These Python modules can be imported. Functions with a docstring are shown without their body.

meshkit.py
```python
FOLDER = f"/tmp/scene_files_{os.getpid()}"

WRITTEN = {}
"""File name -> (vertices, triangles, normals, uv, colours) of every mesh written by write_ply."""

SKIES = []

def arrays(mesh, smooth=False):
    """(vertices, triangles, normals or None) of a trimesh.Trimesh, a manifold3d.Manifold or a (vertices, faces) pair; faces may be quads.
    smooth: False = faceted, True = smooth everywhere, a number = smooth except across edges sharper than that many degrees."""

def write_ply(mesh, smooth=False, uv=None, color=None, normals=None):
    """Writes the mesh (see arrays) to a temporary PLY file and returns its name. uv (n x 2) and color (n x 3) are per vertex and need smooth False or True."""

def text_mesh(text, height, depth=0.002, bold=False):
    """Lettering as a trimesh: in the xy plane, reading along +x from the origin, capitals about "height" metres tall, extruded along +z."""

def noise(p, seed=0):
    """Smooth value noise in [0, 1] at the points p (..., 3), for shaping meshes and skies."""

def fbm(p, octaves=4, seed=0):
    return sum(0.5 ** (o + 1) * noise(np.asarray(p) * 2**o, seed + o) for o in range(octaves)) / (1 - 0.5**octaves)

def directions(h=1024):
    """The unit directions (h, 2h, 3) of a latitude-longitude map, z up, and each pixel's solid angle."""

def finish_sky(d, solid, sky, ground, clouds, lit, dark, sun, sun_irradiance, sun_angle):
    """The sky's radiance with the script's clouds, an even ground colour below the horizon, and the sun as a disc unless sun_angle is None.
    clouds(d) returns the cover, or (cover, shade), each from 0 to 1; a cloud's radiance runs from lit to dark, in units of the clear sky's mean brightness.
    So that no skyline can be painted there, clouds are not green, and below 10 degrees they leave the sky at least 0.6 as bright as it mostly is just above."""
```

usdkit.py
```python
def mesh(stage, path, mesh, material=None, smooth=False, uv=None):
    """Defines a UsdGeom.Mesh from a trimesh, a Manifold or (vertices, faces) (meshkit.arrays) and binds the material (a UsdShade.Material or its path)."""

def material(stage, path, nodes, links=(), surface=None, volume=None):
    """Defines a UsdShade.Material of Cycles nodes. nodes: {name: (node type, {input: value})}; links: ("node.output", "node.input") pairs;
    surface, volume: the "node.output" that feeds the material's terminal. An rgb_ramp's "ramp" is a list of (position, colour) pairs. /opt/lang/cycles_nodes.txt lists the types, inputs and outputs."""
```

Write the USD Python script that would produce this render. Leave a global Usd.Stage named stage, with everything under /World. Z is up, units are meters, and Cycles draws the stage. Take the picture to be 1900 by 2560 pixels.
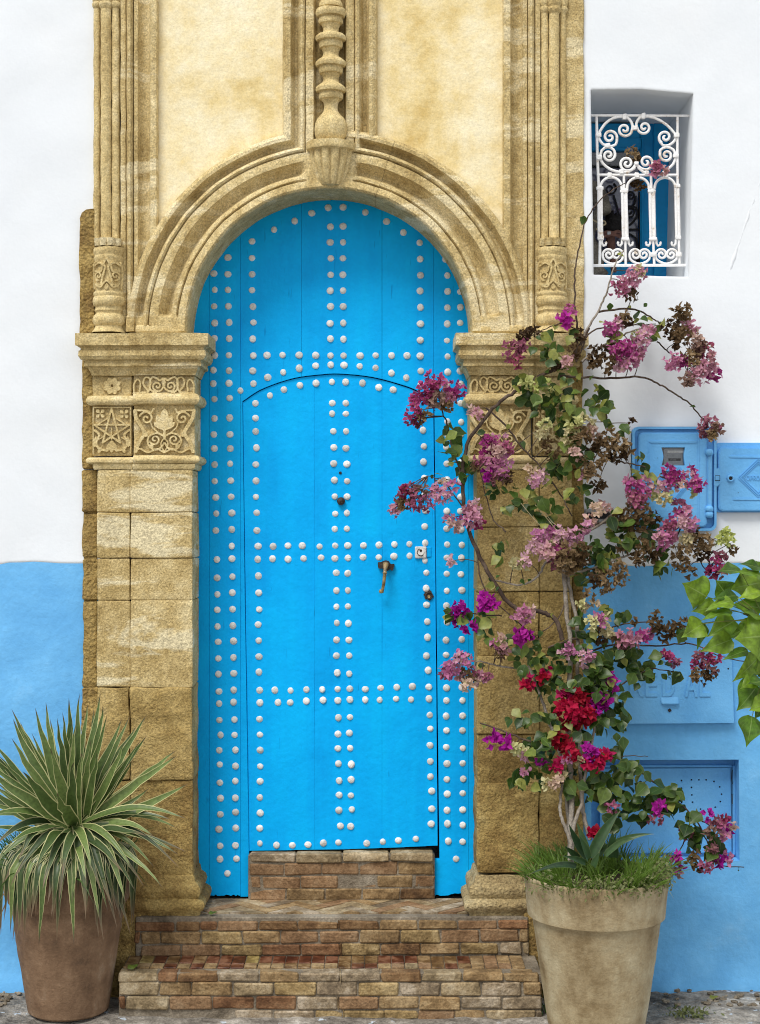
import math, numpy as np, trimesh, usdkit, meshkit
import manifold3d as m3
from pxr import Usd, UsdGeom, UsdLux, UsdShade, Gf, Sdf
from shapely.geometry import Polygon, LineString, Point, MultiPolygon, box as sbox
from shapely.ops import unary_union
from shapely import affinity

# ------------------------------------------------------------------ camera, sky, sun, exposure
stage = Usd.Stage.CreateInMemory()
UsdGeom.SetStageUpAxis(stage, "Z")
UsdGeom.SetStageMetersPerUnit(stage, 1.0)
UsdGeom.Xform.Define(stage, "/World")
UsdGeom.Scope.Define(stage, "/World/Looks")
DIST, EYE, FPX = 5.5, 1.653, 3960.0      # metres to the house wall, eye height, focal length in photo pixels
EXPOSURE = 0.68
SUN_DIR = np.array([-0.50, -0.80, 1.45]); SUN_DIR /= np.linalg.norm(SUN_DIR)
cam = UsdGeom.Camera.Define(stage, "/World/camera")
cam.CreateHorizontalApertureAttr(36.0)
cam.CreateVerticalApertureAttr(36.0 * 2560 / 1900)
cam.CreateFocalLengthAttr(36.0 * FPX / 1900)
cam.CreateClippingRangeAttr(Gf.Vec2f(0.05, 2000))
cam.CreateExposureAttr(EXPOSURE)
cx_ = UsdGeom.Xformable(cam)
cx_.AddTranslateOp().Set(Gf.Vec3d(0, -DIST, EYE))
cx_.AddRotateXOp().Set(90.0)
elev, azim = math.asin(SUN_DIR[2]), math.atan2(SUN_DIR[0], SUN_DIR[1])
dome = UsdLux.DomeLight.Define(stage, "/World/sky")
dome.GetPrim().SetCustomDataByKey("kind", "structure")
sky_mat = usdkit.material(stage, "/World/Looks/sky_look", {
    "tc": ("texture_coordinate", {}),
    "sky": ("sky_texture", {"sky_type": "single_scattering", "sun_disc": False, "sun_elevation": elev, "sun_rotation": azim, "aerosol_density": 2.0}),
    "n": ("noise_texture", {"scale": 2.2, "detail": 5.0, "roughness": 0.55}),
    "cover": ("map_range", {"value": 0.5, "from_min": 0.25, "from_max": 0.55, "to_min": 0.55, "to_max": 0.92, "clamp": True}),
    "mx": ("mix_color", {"b": (7.4, 7.5, 7.7), "use_clamp": False}),
    "bg": ("background_shader", {"strength": 0.090}),
}, [("tc.generated", "n.vector"), ("n.fac", "cover.value"), ("cover.result", "mx.fac"), ("sky.color", "mx.a"), ("mx.result", "bg.color")], surface="bg.background")
UsdShade.MaterialBindingAPI.Apply(dome.GetPrim()).Bind(sky_mat)
sun = UsdLux.DistantLight.Define(stage, "/World/sun")
sun.CreateIntensityAttr(0.50); sun.CreateAngleAttr(24.0); sun.CreateNormalizeAttr(True)
sun.CreateColorAttr(Gf.Vec3f(1.0, 0.97, 0.92))
rot = Gf.Rotation(Gf.Vec3d(0, 0, 1), Gf.Vec3d(*map(float, SUN_DIR)))
UsdGeom.Xformable(sun).AddOrientOp().Set(Gf.Quatf(rot.GetQuat()))

# ------------------------------------------------------------------ helpers
def W(px, py, y=0.0):
    """World point for a photograph pixel (1900 x 2560) on the plane at depth y (0 = face of the house wall)."""
    d = DIST + y
    return np.array([(px - 950) * d / FPX, y, EYE - (py - 1280) * d / FPX])
def S(y=0.0): return (DIST + y) / FPX            # metres per photo pixel at depth y

counts = {}
def unique(parent, name):
    k = counts.get((parent, name), -1) + 1
    counts[(parent, name)] = k
    return f"{parent}/{name}" + (f"_{k:03d}" if k else "")

class Thing:
    def __init__(self, path, loc): self.path, self.loc = path, np.asarray(loc, float)

def meta(prim, label=None, cat=None, group=None, kind=None):
    for k, v in (("label", label), ("category", cat), ("group", group), ("kind", kind)):
        if v: prim.SetCustomDataByKey(k, v)

def thing(name, label, cat, loc=(0, 0, 0), group=None, kind=None):
    p = unique("/World", name)
    x = UsdGeom.Xform.Define(stage, p)
    x.AddTranslateOp().Set(Gf.Vec3d(*map(float, loc)))
    meta(x.GetPrim(), label, cat, group, kind)
    return Thing(p, loc)

def put(name, mesh, mat, parent=None, smooth=30, label=None, cat=None, group=None, kind=None, uv=None):
    """One Mesh prim; world-space geometry, stored relative to the thing's base."""
    pp, loc = (parent.path, parent.loc) if parent else ("/World", np.zeros(3))
    if isinstance(mesh, tuple):
        v, f = np.asarray(mesh[0], float), np.asarray(mesh[1], int)
        if f.shape[1] == 4: f = np.vstack([f[:, [0, 1, 2]], f[:, [0, 2, 3]]])
    elif hasattr(mesh, "to_mesh"):
        m = mesh.to_mesh(); v, f = np.asarray(m.vert_properties[:, :3], float), np.asarray(m.tri_verts)
    else:
        v, f = np.asarray(mesh.vertices, float), np.asarray(mesh.faces)
    p = unique(pp, name)
    m = usdkit.mesh(stage, p, (v - loc, f), M[mat], smooth=smooth, uv=uv)
    meta(m.GetPrim(), label, cat, group, kind)
    return Thing(p, loc)

def cat_(meshes): return trimesh.util.concatenate(meshes)
def fbm(p, s, seed=0, o=3): return meshkit.fbm(np.asarray(p) * s, o, seed) - 0.5

def refine(mesh, edge):
    m = mesh
    if not hasattr(m, "refine_to_length"):
        mm = trimesh.Trimesh(mesh.vertices, mesh.faces, process=True)
        m = m3.Manifold(m3.Mesh(np.asarray(mm.vertices, np.float32), np.asarray(mm.faces, np.uint32)))
        if m.is_empty():
            v, f = trimesh.remesh.subdivide_to_size(mm.vertices, mm.faces, edge, max_iter=12)
            return trimesh.Trimesh(v, f, process=True)
    m = m.refine_to_length(edge)
    q = m.to_mesh()
    return trimesh.Trimesh(np.asarray(q.vert_properties[:, :3], float), np.asarray(q.tri_verts), process=True)

def rough(mesh, edge=0.02, amp=0.003, scale=14, seed=0, o=3):
    t = refine(mesh, edge)
    n = t.vertex_normals
    v = t.vertices + n * (fbm(t.vertices, scale, seed, o) * 2 * amp)[:, None]
    return trimesh.Trimesh(v, t.faces, process=False)

def bevbox(lo, hi, b=0.004, jit=0.0, rng=None):
    """Box with chamfered edges."""
    lo, hi = np.minimum(lo, hi), np.maximum(lo, hi)
    b = min(b, 0.3 * float(np.min(hi - lo)))
    P = []
    for i in (0, 1):
        for j in (0, 1):
            for k in (0, 1):
                c = np.array([(lo, hi)[i][0], (lo, hi)[j][1], (lo, hi)[k][2]])
                s = np.array([1 - 2 * i, 1 - 2 * j, 1 - 2 * k]) * b
                o = rng.normal(0, jit, 3) if rng is not None and jit else 0
                for a in range(3):
                    e = s.copy(); e[a] = 0
                    P.append(c + e + o)
    return trimesh.convex.convex_hull(np.array(P))

def slab(x0, y0, x1, y1, d0, d1, b=0.004):
    """Chamfered box: pixel rectangle on plane d0, going back to d1."""
    a, c = W(x0, y1, d0), W(x1, y0, d0)
    return bevbox([a[0], d0, a[2]], [c[0], d1, c[2]], b)

def polyW(pts, d): return Polygon([(W(x, y, d)[0], W(x, y, d)[2]) for x, y in pts])
def lineW(pts, d): return LineString([(W(x, y, d)[0], W(x, y, d)[2]) for x, y in pts])

def extr(poly, d0, d1):
    """Extrudes a polygon of the x-z plane from its front plane d0 back to d1."""
    out = []
    for g in getattr(poly, "geoms", [poly]):
        if g.is_empty or g.area < 1e-7 or g.geom_type != "Polygon": continue
        t = trimesh.creation.extrude_polygon(g, d1 - d0, engine="earcut")
        v = t.vertices
        out.append(trimesh.Trimesh(np.c_[v[:, 0], d0 + (d1 - d0) - v[:, 2], v[:, 1]], t.faces, process=False))
    return cat_(out)

def sweep_grid(rings, closed=False):
    """Quad grid through rows of points."""
    R = np.array(rings); n, m = R.shape[:2]
    i, j = np.meshgrid(np.arange(n - 1), np.arange(m if closed else m - 1), indexing="ij")
    j2 = (j + 1) % m
    q = np.stack([i * m + j, i * m + j2, (i + 1) * m + j2, (i + 1) * m + j], -1).reshape(-1, 4)
    return trimesh.Trimesh(R.reshape(-1, 3), np.vstack([q[:, [0, 1, 2]], q[:, [0, 2, 3]]]), process=False)

def tube(pts, r, n=7, caps=True):
    """Tube along a polyline; r a number or one per point."""
    P = np.asarray(pts, float); r = np.broadcast_to(np.asarray(r, float), len(P))
    T = np.gradient(P, axis=0); T /= np.maximum(np.linalg.norm(T, axis=1, keepdims=True), 1e-9)
    u = np.cross(T[0], [0.3, 0.9, 0.2]); u /= np.linalg.norm(u)
    rows = []
    for k in range(len(P)):
        u = u - T[k] * np.dot(u, T[k]); u /= np.linalg.norm(u)
        w = np.cross(T[k], u)
        a = np.arange(n) * 2 * np.pi / n
        rows.append(P[k] + r[k] * (np.cos(a)[:, None] * u + np.sin(a)[:, None] * w))
    t = sweep_grid(rows, True)
    if caps:
        v = np.vstack([t.vertices, P[0], P[-1]]); c0, c1 = len(v) - 2, len(v) - 1
        L = (len(P) - 1) * n
        f = [[c0, (k + 1) % n, k] for k in range(n)] + [[c1, L + k, L + (k + 1) % n] for k in range(n)]
        t = trimesh.Trimesh(v, np.vstack([t.faces, f]), process=False)
    return t

def smoothline(pts, n=8):
    """Catmull-Rom through the points."""
    P = np.asarray(pts, float)
    if len(P) < 3: return np.array([P[0] + (P[-1] - P[0]) * t for t in np.linspace(0, 1, n)])
    Q = np.vstack([2 * P[0] - P[1], P, 2 * P[-1] - P[-2]])
    out = []
    for i in range(1, len(Q) - 2):
        p0, p1, p2, p3 = Q[i - 1:i + 3]
        for t in np.linspace(0, 1, n, endpoint=False):
            out.append(0.5 * (2 * p1 + (p2 - p0) * t + (2 * p0 - 5 * p1 + 4 * p2 - p3) * t * t + (3 * p1 - p0 - 3 * p2 + p3) * t ** 3))
    out.append(P[-1])
    return np.array(out)

def lathe(c, prof, n=40, a0=0.0, a1=2 * np.pi):
    """Surface of revolution about the vertical through c; prof = (radius, z)."""
    a = np.linspace(a0, a1, n + 1)
    rows = [np.c_[c[0] + r * np.cos(a), c[1] + r * np.sin(a), np.full(n + 1, z)] for r, z in prof]
    return sweep_grid(rows[::-1] if prof[0][1] > prof[-1][1] else rows)

def lathe_px(cx, d, prof, n=36):
    """Lathe given as (half width px, py) from top to bottom, axis at pixel column cx, depth d."""
    c = W(cx, 0, d)
    return lathe((c[0], d), [(max(h, 0.01) * S(d), W(cx, py, d)[2]) for h, py in prof][::-1], n)

def spiral(c, r0, a0, turns, sgn=1, r1=0.12, n=26):
    """Spiral polyline from outside (r0 at angle a0, degrees) inwards; y down."""
    t = np.linspace(0, 1, n)
    r = r0 * (1 - t * (1 - r1)); a = math.radians(a0) + sgn * 2 * np.pi * turns * t
    return [(c[0] + rr * math.cos(x), c[1] + rr * math.sin(x)) for rr, x in zip(r, a)]

# ------------------------------------------------------------------ materials
M = {}
def mat(name, nodes, links, surface="p.BSDF"):
    M[name] = usdkit.material(stage, f"/World/Looks/{name}", nodes, links, surface=surface)

def surface(name, ramp, big=3.0, streak=None, speck=160.0, speck_amt=0.25, rough_=0.85, bump=0.004, bump_scale=120.0, bump2=None, spec=0.25, bevel=None, pits=None, distortion=0.3, pos="g.position", mid=None, band=None, checks=None, splash=None, vary=None):
    """Weathered solid: ramp over large noise, fine speckle, vertical streaks, bump."""
    N = {"g": ("geometry", {}), "tc": ("texture_coordinate", {}), "n": ("noise_texture", {"scale": big, "detail": 5.0, "roughness": 0.62, "distortion": distortion}),
         "r": ("rgb_ramp", {"ramp": ramp}),
         "sp": ("noise_texture", {"scale": speck, "detail": 2.0, "roughness": 0.7}),
         "spr": ("map_range", {"from_min": 0.3, "from_max": 0.7, "to_min": 1 - speck_amt, "to_max": 1 + speck_amt * 0.7}),
         "mul": ("mix_color", {"blend_type": "multiply", "fac": 1.0, "use_clamp": False}),
         "bn": ("noise_texture", {"scale": bump_scale, "detail": 3.0, "roughness": 0.65}),
         "b": ("bump", {"strength": 1.0, "distance": bump}),
         "p": ("principled_bsdf", {"roughness": rough_, "specular_ior_level": spec})}
    L = [(pos, "n.vector"), (pos, "sp.vector"), (pos, "bn.vector"), ("sp.fac", "spr.value"), ("r.color", "mul.a"),
         ("spr.result", "mul.b"), ("mul.result", "p.base_color"), ("bn.fac", "b.height"), ("b.normal", "p.normal")]
    fac = "n.fac"
    if streak:
        N["mp"] = ("mapping", {"scale": (streak, streak, streak * 0.08)})
        N["sn"] = ("noise_texture", {"scale": 1.0, "detail": 5.0, "roughness": 0.6})
        N["sm"] = ("mix_float", {"fac": 0.5})
        L += [(pos, "mp.vector"), ("mp.vector", "sn.vector"), ("n.fac", "sm.a"), ("sn.fac", "sm.b")]
        fac = "sm.result"
    if mid:
        N["mn"] = ("noise_texture", {"scale": mid, "detail": 5.0, "roughness": 0.7})
        N["mm"] = ("mix_float", {"fac": 0.4})
        L += [(pos, "mn.vector"), (fac, "mm.a"), ("mn.fac", "mm.b")]
        fac = "mm.result"
    if vary:
        N["oi"] = ("object_info", {}); N["ov"] = ("map_range", {"from_min": 0.0, "from_max": 1.0, "to_min": vary[0], "to_max": vary[1]})
        N["om"] = ("mix_color", {"blend_type": "multiply", "fac": 1.0, "use_clamp": False})
        L = [l for l in L if l[1] != "p.base_color"] + [("oi.random", "ov.value"), ("mul.result", "om.a"), ("ov.result", "om.b"), ("om.result", "p.base_color")]
    if splash:
        N["xn"] = ("noise_texture", {"scale": 17.0, "detail": 4.0, "roughness": 0.6})
        N["xw"] = ("map_range", {"from_min": 0.64, "from_max": 0.67, "to_min": 0.0, "to_max": 0.8, "clamp": True})
        N["xm"] = ("mix_color", {"b": splash, "use_clamp": False})
        L = [l for l in L if l[1] != "p.base_color"] + [(pos, "xn.vector"), ("xn.fac", "xw.value"), ("xw.result", "xm.fac"), ("mul.result", "xm.a"), ("xm.result", "p.base_color")]
    if checks:
        N["cmp"] = ("mapping", {"scale": (110.0, 110.0, 9.0)})
        N["cn"] = ("noise_texture", {"scale": 1.0, "detail": 2.0, "roughness": 0.5})
        N["cw"] = ("map_range", {"from_min": 0.715, "from_max": 0.74, "to_min": 0.0, "to_max": 0.4, "clamp": True})
        N["cm"] = ("mix_color", {"b": checks, "use_clamp": False})
        L = [l for l in L if l[1] != "p.base_color"] + [(pos, "cmp.vector"), ("cmp.vector", "cn.vector"), ("cn.fac", "cw.value"), ("cw.result", "cm.fac"), ("mul.result", "cm.a"), ("cm.result", "p.base_color")]
    if band:
        N["bmp"] = ("mapping", {"scale": (1.6, 1.6, 7.5)})
        N["bnn"] = ("noise_texture", {"scale": 1.0, "detail": 5.0, "roughness": 0.65, "distortion": 0.4})
        N["bw"] = ("map_range", {"from_min": 0.53, "from_max": 0.585, "to_min": 0.0, "to_max": 0.62, "clamp": True})
        N["bx"] = ("mix_color", {"b": band, "use_clamp": False})
        L += [(pos, "bmp.vector"), ("bmp.vector", "bnn.vector"), ("bnn.fac", "bw.value"), ("bw.result", "bx.fac"), ("r.color", "bx.a")]
        L = [("bx.result", b) if (a, b) == ("r.color", "mul.a") else (a, b) for a, b in L]
    if mid or streak:
        N["gain"] = ("map_range", {"from_min": 0.3, "from_max": 0.7, "to_min": 0.12, "to_max": 0.88})
        L.append((fac, "gain.value")); fac = "gain.result"
    L.append((fac, "r.fac"))
    if pits:
        N["v"] = ("voronoi_texture", {"scale": pits, "feature": "f1"})
        N["vr"] = ("map_range", {"from_min": 0.0, "from_max": 0.35, "to_min": 0.45, "to_max": 1.0, "clamp": True})
        N["mul2"] = ("mix_color", {"blend_type": "multiply", "fac": 0.6, "use_clamp": False})
        L = [l for l in L if l[1] != "p.base_color"]
        L += [(pos, "v.vector"), ("v.distance", "vr.value"), ("mul.result", "mul2.a"), ("vr.result", "mul2.b"), ("mul2.result", "p.base_color")]
    if bump2:
        N["bn2"] = ("noise_texture", {"scale": bump2[0], "detail": 2.0, "roughness": 0.6})
        N["b2"] = ("bump", {"strength": 1.0, "distance": bump2[1]})
        L += [(pos, "bn2.vector"), ("bn2.fac", "b2.height"), ("b2.normal", "b.normal")]
    if bevel:
        N["bv"] = ("bevel", {"radius": bevel, "samples": 4})
        L.append(("bv.bevel", "b2.normal" if bump2 else "b.normal"))
    mat(name, N, L)

STONE_L, STONE_M, STONE_D = (0.74, 0.635, 0.395), (0.52, 0.40, 0.185), (0.24, 0.16, 0.06)
surface("stone_carved", [(0.16, STONE_D), (0.34, (0.38, 0.275, 0.112)), (0.50, STONE_M), (0.66, (0.63, 0.51, 0.27)), (0.82, STONE_L)], big=2.6, streak=16, speck=170, speck_amt=0.42, bump=0.0032, bump_scale=140, bump2=(45, 0.003), mid=26, band=(0.76, 0.67, 0.44))
surface("stone_bright", [(0.18, (0.33, 0.235, 0.092)), (0.38, (0.49, 0.37, 0.165)), (0.55, (0.61, 0.485, 0.24)), (0.78, (0.74, 0.63, 0.385))], big=3.5, streak=14, speck=170, speck_amt=0.36, bump=0.0028, bump_scale=140, bump2=(45, 0.0025), mid=24)
surface("stone_shaft", [(0.16, (0.25, 0.17, 0.06)), (0.40, (0.41, 0.30, 0.122)), (0.56, (0.52, 0.40, 0.185)), (0.78, (0.63, 0.52, 0.285))], big=4.5, speck=160, speck_amt=0.4, bump=0.004, bump_scale=120, bump2=(26, 0.003), mid=20, band=(0.76, 0.69, 0.47))
surface("stone_mid", [(0.16, (0.19, 0.12, 0.036)), (0.40, (0.33, 0.23, 0.08)), (0.58, (0.44, 0.32, 0.125)), (0.80, (0.56, 0.44, 0.21))], big=4.2, speck=150, speck_amt=0.4, bump=0.006, bump_scale=110, bump2=(22, 0.009), mid=16)
surface("stone_brown", [(0.16, (0.13, 0.078, 0.022)), (0.40, (0.25, 0.162, 0.052)), (0.58, (0.37, 0.26, 0.09)), (0.80, (0.50, 0.38, 0.16))], big=4.0, speck=135, speck_amt=0.4, bump=0.007, bump_scale=100, bump2=(22, 0.012), mid=16)
surface("stone_base", [(0.22, (0.22, 0.155, 0.07)), (0.5, (0.36, 0.275, 0.135)), (0.75, (0.47, 0.385, 0.22))], big=6, speck=125, speck_amt=0.45, bump=0.008, bump_scale=100, bump2=(25, 0.010), mid=20)
surface("stone_edge", [(0.25, (0.18, 0.11, 0.036)), (0.5, (0.31, 0.21, 0.068)), (0.75, (0.45, 0.33, 0.125))], big=7, speck=125, speck_amt=0.45, bump=0.008, bump_scale=100, bump2=(25, 0.010), mid=20)
surface("cream_plaster", [(0.20, (0.60, 0.44, 0.17)), (0.36, (0.72, 0.58, 0.29)), (0.50, (0.79, 0.675, 0.41)), (0.62, (0.82, 0.735, 0.50)), (0.78, (0.84, 0.78, 0.585))], big=2.2, speck=160, speck_amt=0.12, bump=0.002, bump_scale=70, bump2=(12, 0.0035), spec=0.15, mid=9)
surface("white_plaster", [(0.3, (0.725, 0.765, 0.805)), (0.55, (0.755, 0.79, 0.822)), (0.75, (0.775, 0.803, 0.828))], big=2.0, speck=90, speck_amt=0.015, bevel=0.014, bump=0.0006, bump_scale=60, bump2=(7, 0.0016), spec=0.2)
surface("blue_plaster", [(0.2, (0.105, 0.355, 0.69)), (0.5, (0.135, 0.415, 0.75)), (0.66, (0.155, 0.45, 0.785)), (0.85, (0.21, 0.50, 0.81))], big=2.6, speck=70, speck_amt=0.04, bump=0.0018, bump_scale=55, bump2=(9, 0.005), spec=0.25, mid=9)
surface("blue_metal", [(0.3, (0.10, 0.35, 0.69)), (0.5, (0.13, 0.405, 0.745)), (0.7, (0.155, 0.44, 0.775))], big=6, speck=120, speck_amt=0.03, rough_=0.55, bump=0.0015, bump_scale=90, spec=0.35)
surface("door_paint", [(0.2, (0.0005, 0.325, 0.78)), (0.45, (0.0006, 0.385, 0.86)), (0.6, (0.0008, 0.415, 0.89)), (0.8, (0.001, 0.46, 0.92))], big=3.5, streak=10, speck=60, speck_amt=0.03, rough_=0.55, bump=0.0012, bump_scale=60, bump2=(14, 0.0025), spec=0.10, checks=(0.0, 0.12, 0.36))
surface("stud_paint", [(0.3, (0.56, 0.55, 0.52)), (0.5, (0.69, 0.69, 0.67)), (0.7, (0.76, 0.76, 0.75))], big=25, vary=(0.86, 1.08), speck=160, speck_amt=0.16, rough_=0.75, bump=0.003, bump_scale=120, spec=0.2)
surface("iron_paint", [(0.30, (0.62, 0.53, 0.43)), (0.36, (0.78, 0.765, 0.74)), (0.6, (0.84, 0.84, 0.835))], big=14, speck=120, speck_amt=0.04, rough_=0.5, bump=0.002, bump_scale=120, spec=0.3, mid=60)
surface("window_blue", [(0.3, (0.003, 0.27, 0.62)), (0.7, (0.006, 0.36, 0.72))], big=5, speck=70, speck_amt=0.04, rough_=0.5, bump=0.002, bump_scale=50, spec=0.3)
surface("pot_brown", [(0.2, (0.075, 0.046, 0.027)), (0.42, (0.155, 0.092, 0.052)), (0.58, (0.215, 0.134, 0.078)), (0.8, (0.32, 0.235, 0.16))], big=4.5, streak=9, speck=140, speck_amt=0.12, rough_=0.8, bump=0.002, bump_scale=90, bump2=(10, 0.004), mid=14)
surface("pot_beige", [(0.15, (0.12, 0.08, 0.036)), (0.36, (0.22, 0.16, 0.082)), (0.52, (0.33, 0.26, 0.15)), (0.68, (0.42, 0.355, 0.225)), (0.85, (0.52, 0.46, 0.32))], big=3.0, streak=7, speck=140, speck_amt=0.1, rough_=0.8, bump=0.002, bump_scale=90, bump2=(10, 0.004), mid=12)
surface("soil", [(0.3, (0.03, 0.02, 0.012)), (0.7, (0.09, 0.06, 0.035))], big=20, speck=120, speck_amt=0.4, bump=0.01, bump_scale=60)
surface("mortar", [(0.3, (0.10, 0.080, 0.056)), (0.5, (0.195, 0.160, 0.115)), (0.7, (0.32, 0.275, 0.21))], big=9, speck=150, speck_amt=0.3, bump=0.006, bump_scale=90)
surface("concrete", [(0.28, (0.065, 0.057, 0.048)), (0.42, (0.165, 0.148, 0.125)), (0.56, (0.27, 0.245, 0.21)), (0.68, (0.40, 0.37, 0.325)), (0.74, (0.55, 0.53, 0.49))], big=5.0, speck=130, speck_amt=0.35, bump=0.008, bump_scale=70, bump2=(18, 0.012), mid=25, splash=(0.50, 0.58, 0.66))
BR = {"red": ((0.11, 0.050, 0.022), (0.195, 0.098, 0.045), (0.265, 0.150, 0.076)),
      "brown": ((0.080, 0.042, 0.018), (0.155, 0.086, 0.037), (0.24, 0.150, 0.072)),
      "tan": ((0.13, 0.080, 0.035), (0.235, 0.152, 0.070), (0.34, 0.240, 0.125)),
      "pale": ((0.165, 0.120, 0.064), (0.285, 0.212, 0.118), (0.42, 0.340, 0.220)),
      "olive": ((0.13, 0.085, 0.034), (0.25, 0.172, 0.074), (0.37, 0.275, 0.138)),
      "grey": ((0.13, 0.096, 0.060), (0.245, 0.185, 0.115), (0.40, 0.330, 0.240)),
      "dusty": ((0.15, 0.084, 0.040), (0.235, 0.140, 0.071), (0.30, 0.195, 0.108))}
for k, (a, b, c) in BR.items():
    surface("brick_" + k, [(0.32, a), (0.5, b), (0.68, c)], big=9, vary=(0.88, 1.14), speck=150, speck_amt=0.3, bump=0.004, bump_scale=90, bump2=(25, 0.008), mid=38)
for k, (a, b, c) in {"red": ((0.035, 0.009, 0.005), (0.095, 0.030, 0.014), (0.19, 0.09, 0.052)), "tan": ((0.06, 0.03, 0.012), (0.13, 0.072, 0.028), (0.26, 0.175, 0.09)), "yellow": ((0.15, 0.105, 0.035), (0.29, 0.22, 0.08), (0.42, 0.35, 0.17))}.items():
    surface("wet_" + k, [(0.36, a), (0.5, b), (0.66, c)], big=12, speck=120, speck_amt=0.15, rough_=0.30, bump=0.0010, bump_scale=40, spec=0.22, mid=30)
surface("bark_grey", [(0.3, (0.12, 0.095, 0.07)), (0.5, (0.24, 0.205, 0.165)), (0.7, (0.36, 0.325, 0.28))], big=22, speck=200, speck_amt=0.25, bump=0.004, bump_scale=120)
surface("bark_dark", [(0.3, (0.035, 0.022, 0.016)), (0.55, (0.085, 0.058, 0.042)), (0.75, (0.16, 0.12, 0.09))], big=22, speck=200, speck_amt=0.25, bump=0.003, bump_scale=120)
surface("straw", [(0.3, (0.28, 0.22, 0.12)), (0.7, (0.55, 0.46, 0.30))], big=40, speck=200, speck_amt=0.2)
surface("grey_wool", [(0.3, (0.10, 0.088, 0.068)), (0.7, (0.30, 0.275, 0.225))], big=18, speck=180, speck_amt=0.35, bump=0.008, bump_scale=160)
surface("black_fibre", [(0.3, (0.006, 0.006, 0.006)), (0.7, (0.018, 0.016, 0.016))], big=18, speck=180, speck_amt=0.3)
surface("leather", [(0.3, (0.06, 0.025, 0.018)), (0.7, (0.17, 0.08, 0.06))], big=18, speck=120, speck_amt=0.2, rough_=0.5)
surface("lilac_curtain", [(0.3, (0.16, 0.15, 0.23)), (0.7, (0.225, 0.215, 0.31))], big=4, speck=60, speck_amt=0.05, streak=14)
surface("dark_iron", [(0.3, (0.010, 0.010, 0.012)), (0.7, (0.03, 0.028, 0.03))], big=18, speck=120, speck_amt=0.2, rough_=0.6)
surface("dark_room", [(0.3, (0.012, 0.012, 0.014)), (0.7, (0.02, 0.02, 0.024))], big=3)
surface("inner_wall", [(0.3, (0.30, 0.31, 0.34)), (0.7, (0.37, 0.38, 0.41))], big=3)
surface("brass", [(0.3, (0.07, 0.04, 0.012)), (0.5, (0.25, 0.16, 0.045)), (0.7, (0.40, 0.27, 0.09))], big=40, speck=150, speck_amt=0.15, rough_=0.38, spec=0.8)
surface("old_iron", [(0.3, (0.02, 0.014, 0.010)), (0.7, (0.07, 0.05, 0.038))], big=40, speck=160, speck_amt=0.3, rough_=0.6)
surface("meter_grey", [(0.3, (0.27, 0.28, 0.29)), (0.7, (0.37, 0.38, 0.39))], big=20, speck=60, speck_amt=0.04, rough_=0.5)
mat("pane", {"t": ("transparent_bsdf", {"color": (0.93, 0.95, 0.96)}), "gl": ("glossy_bsdf", {"roughness": 0.03, "color": (0.9, 0.9, 0.92)}), "f": ("fresnel", {"IOR": 1.5}), "m": ("mix_closure", {})},
    [("f.fac", "m.fac"), ("t.BSDF", "m.closure1"), ("gl.BSDF", "m.closure2")], surface="m.closure")

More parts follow.
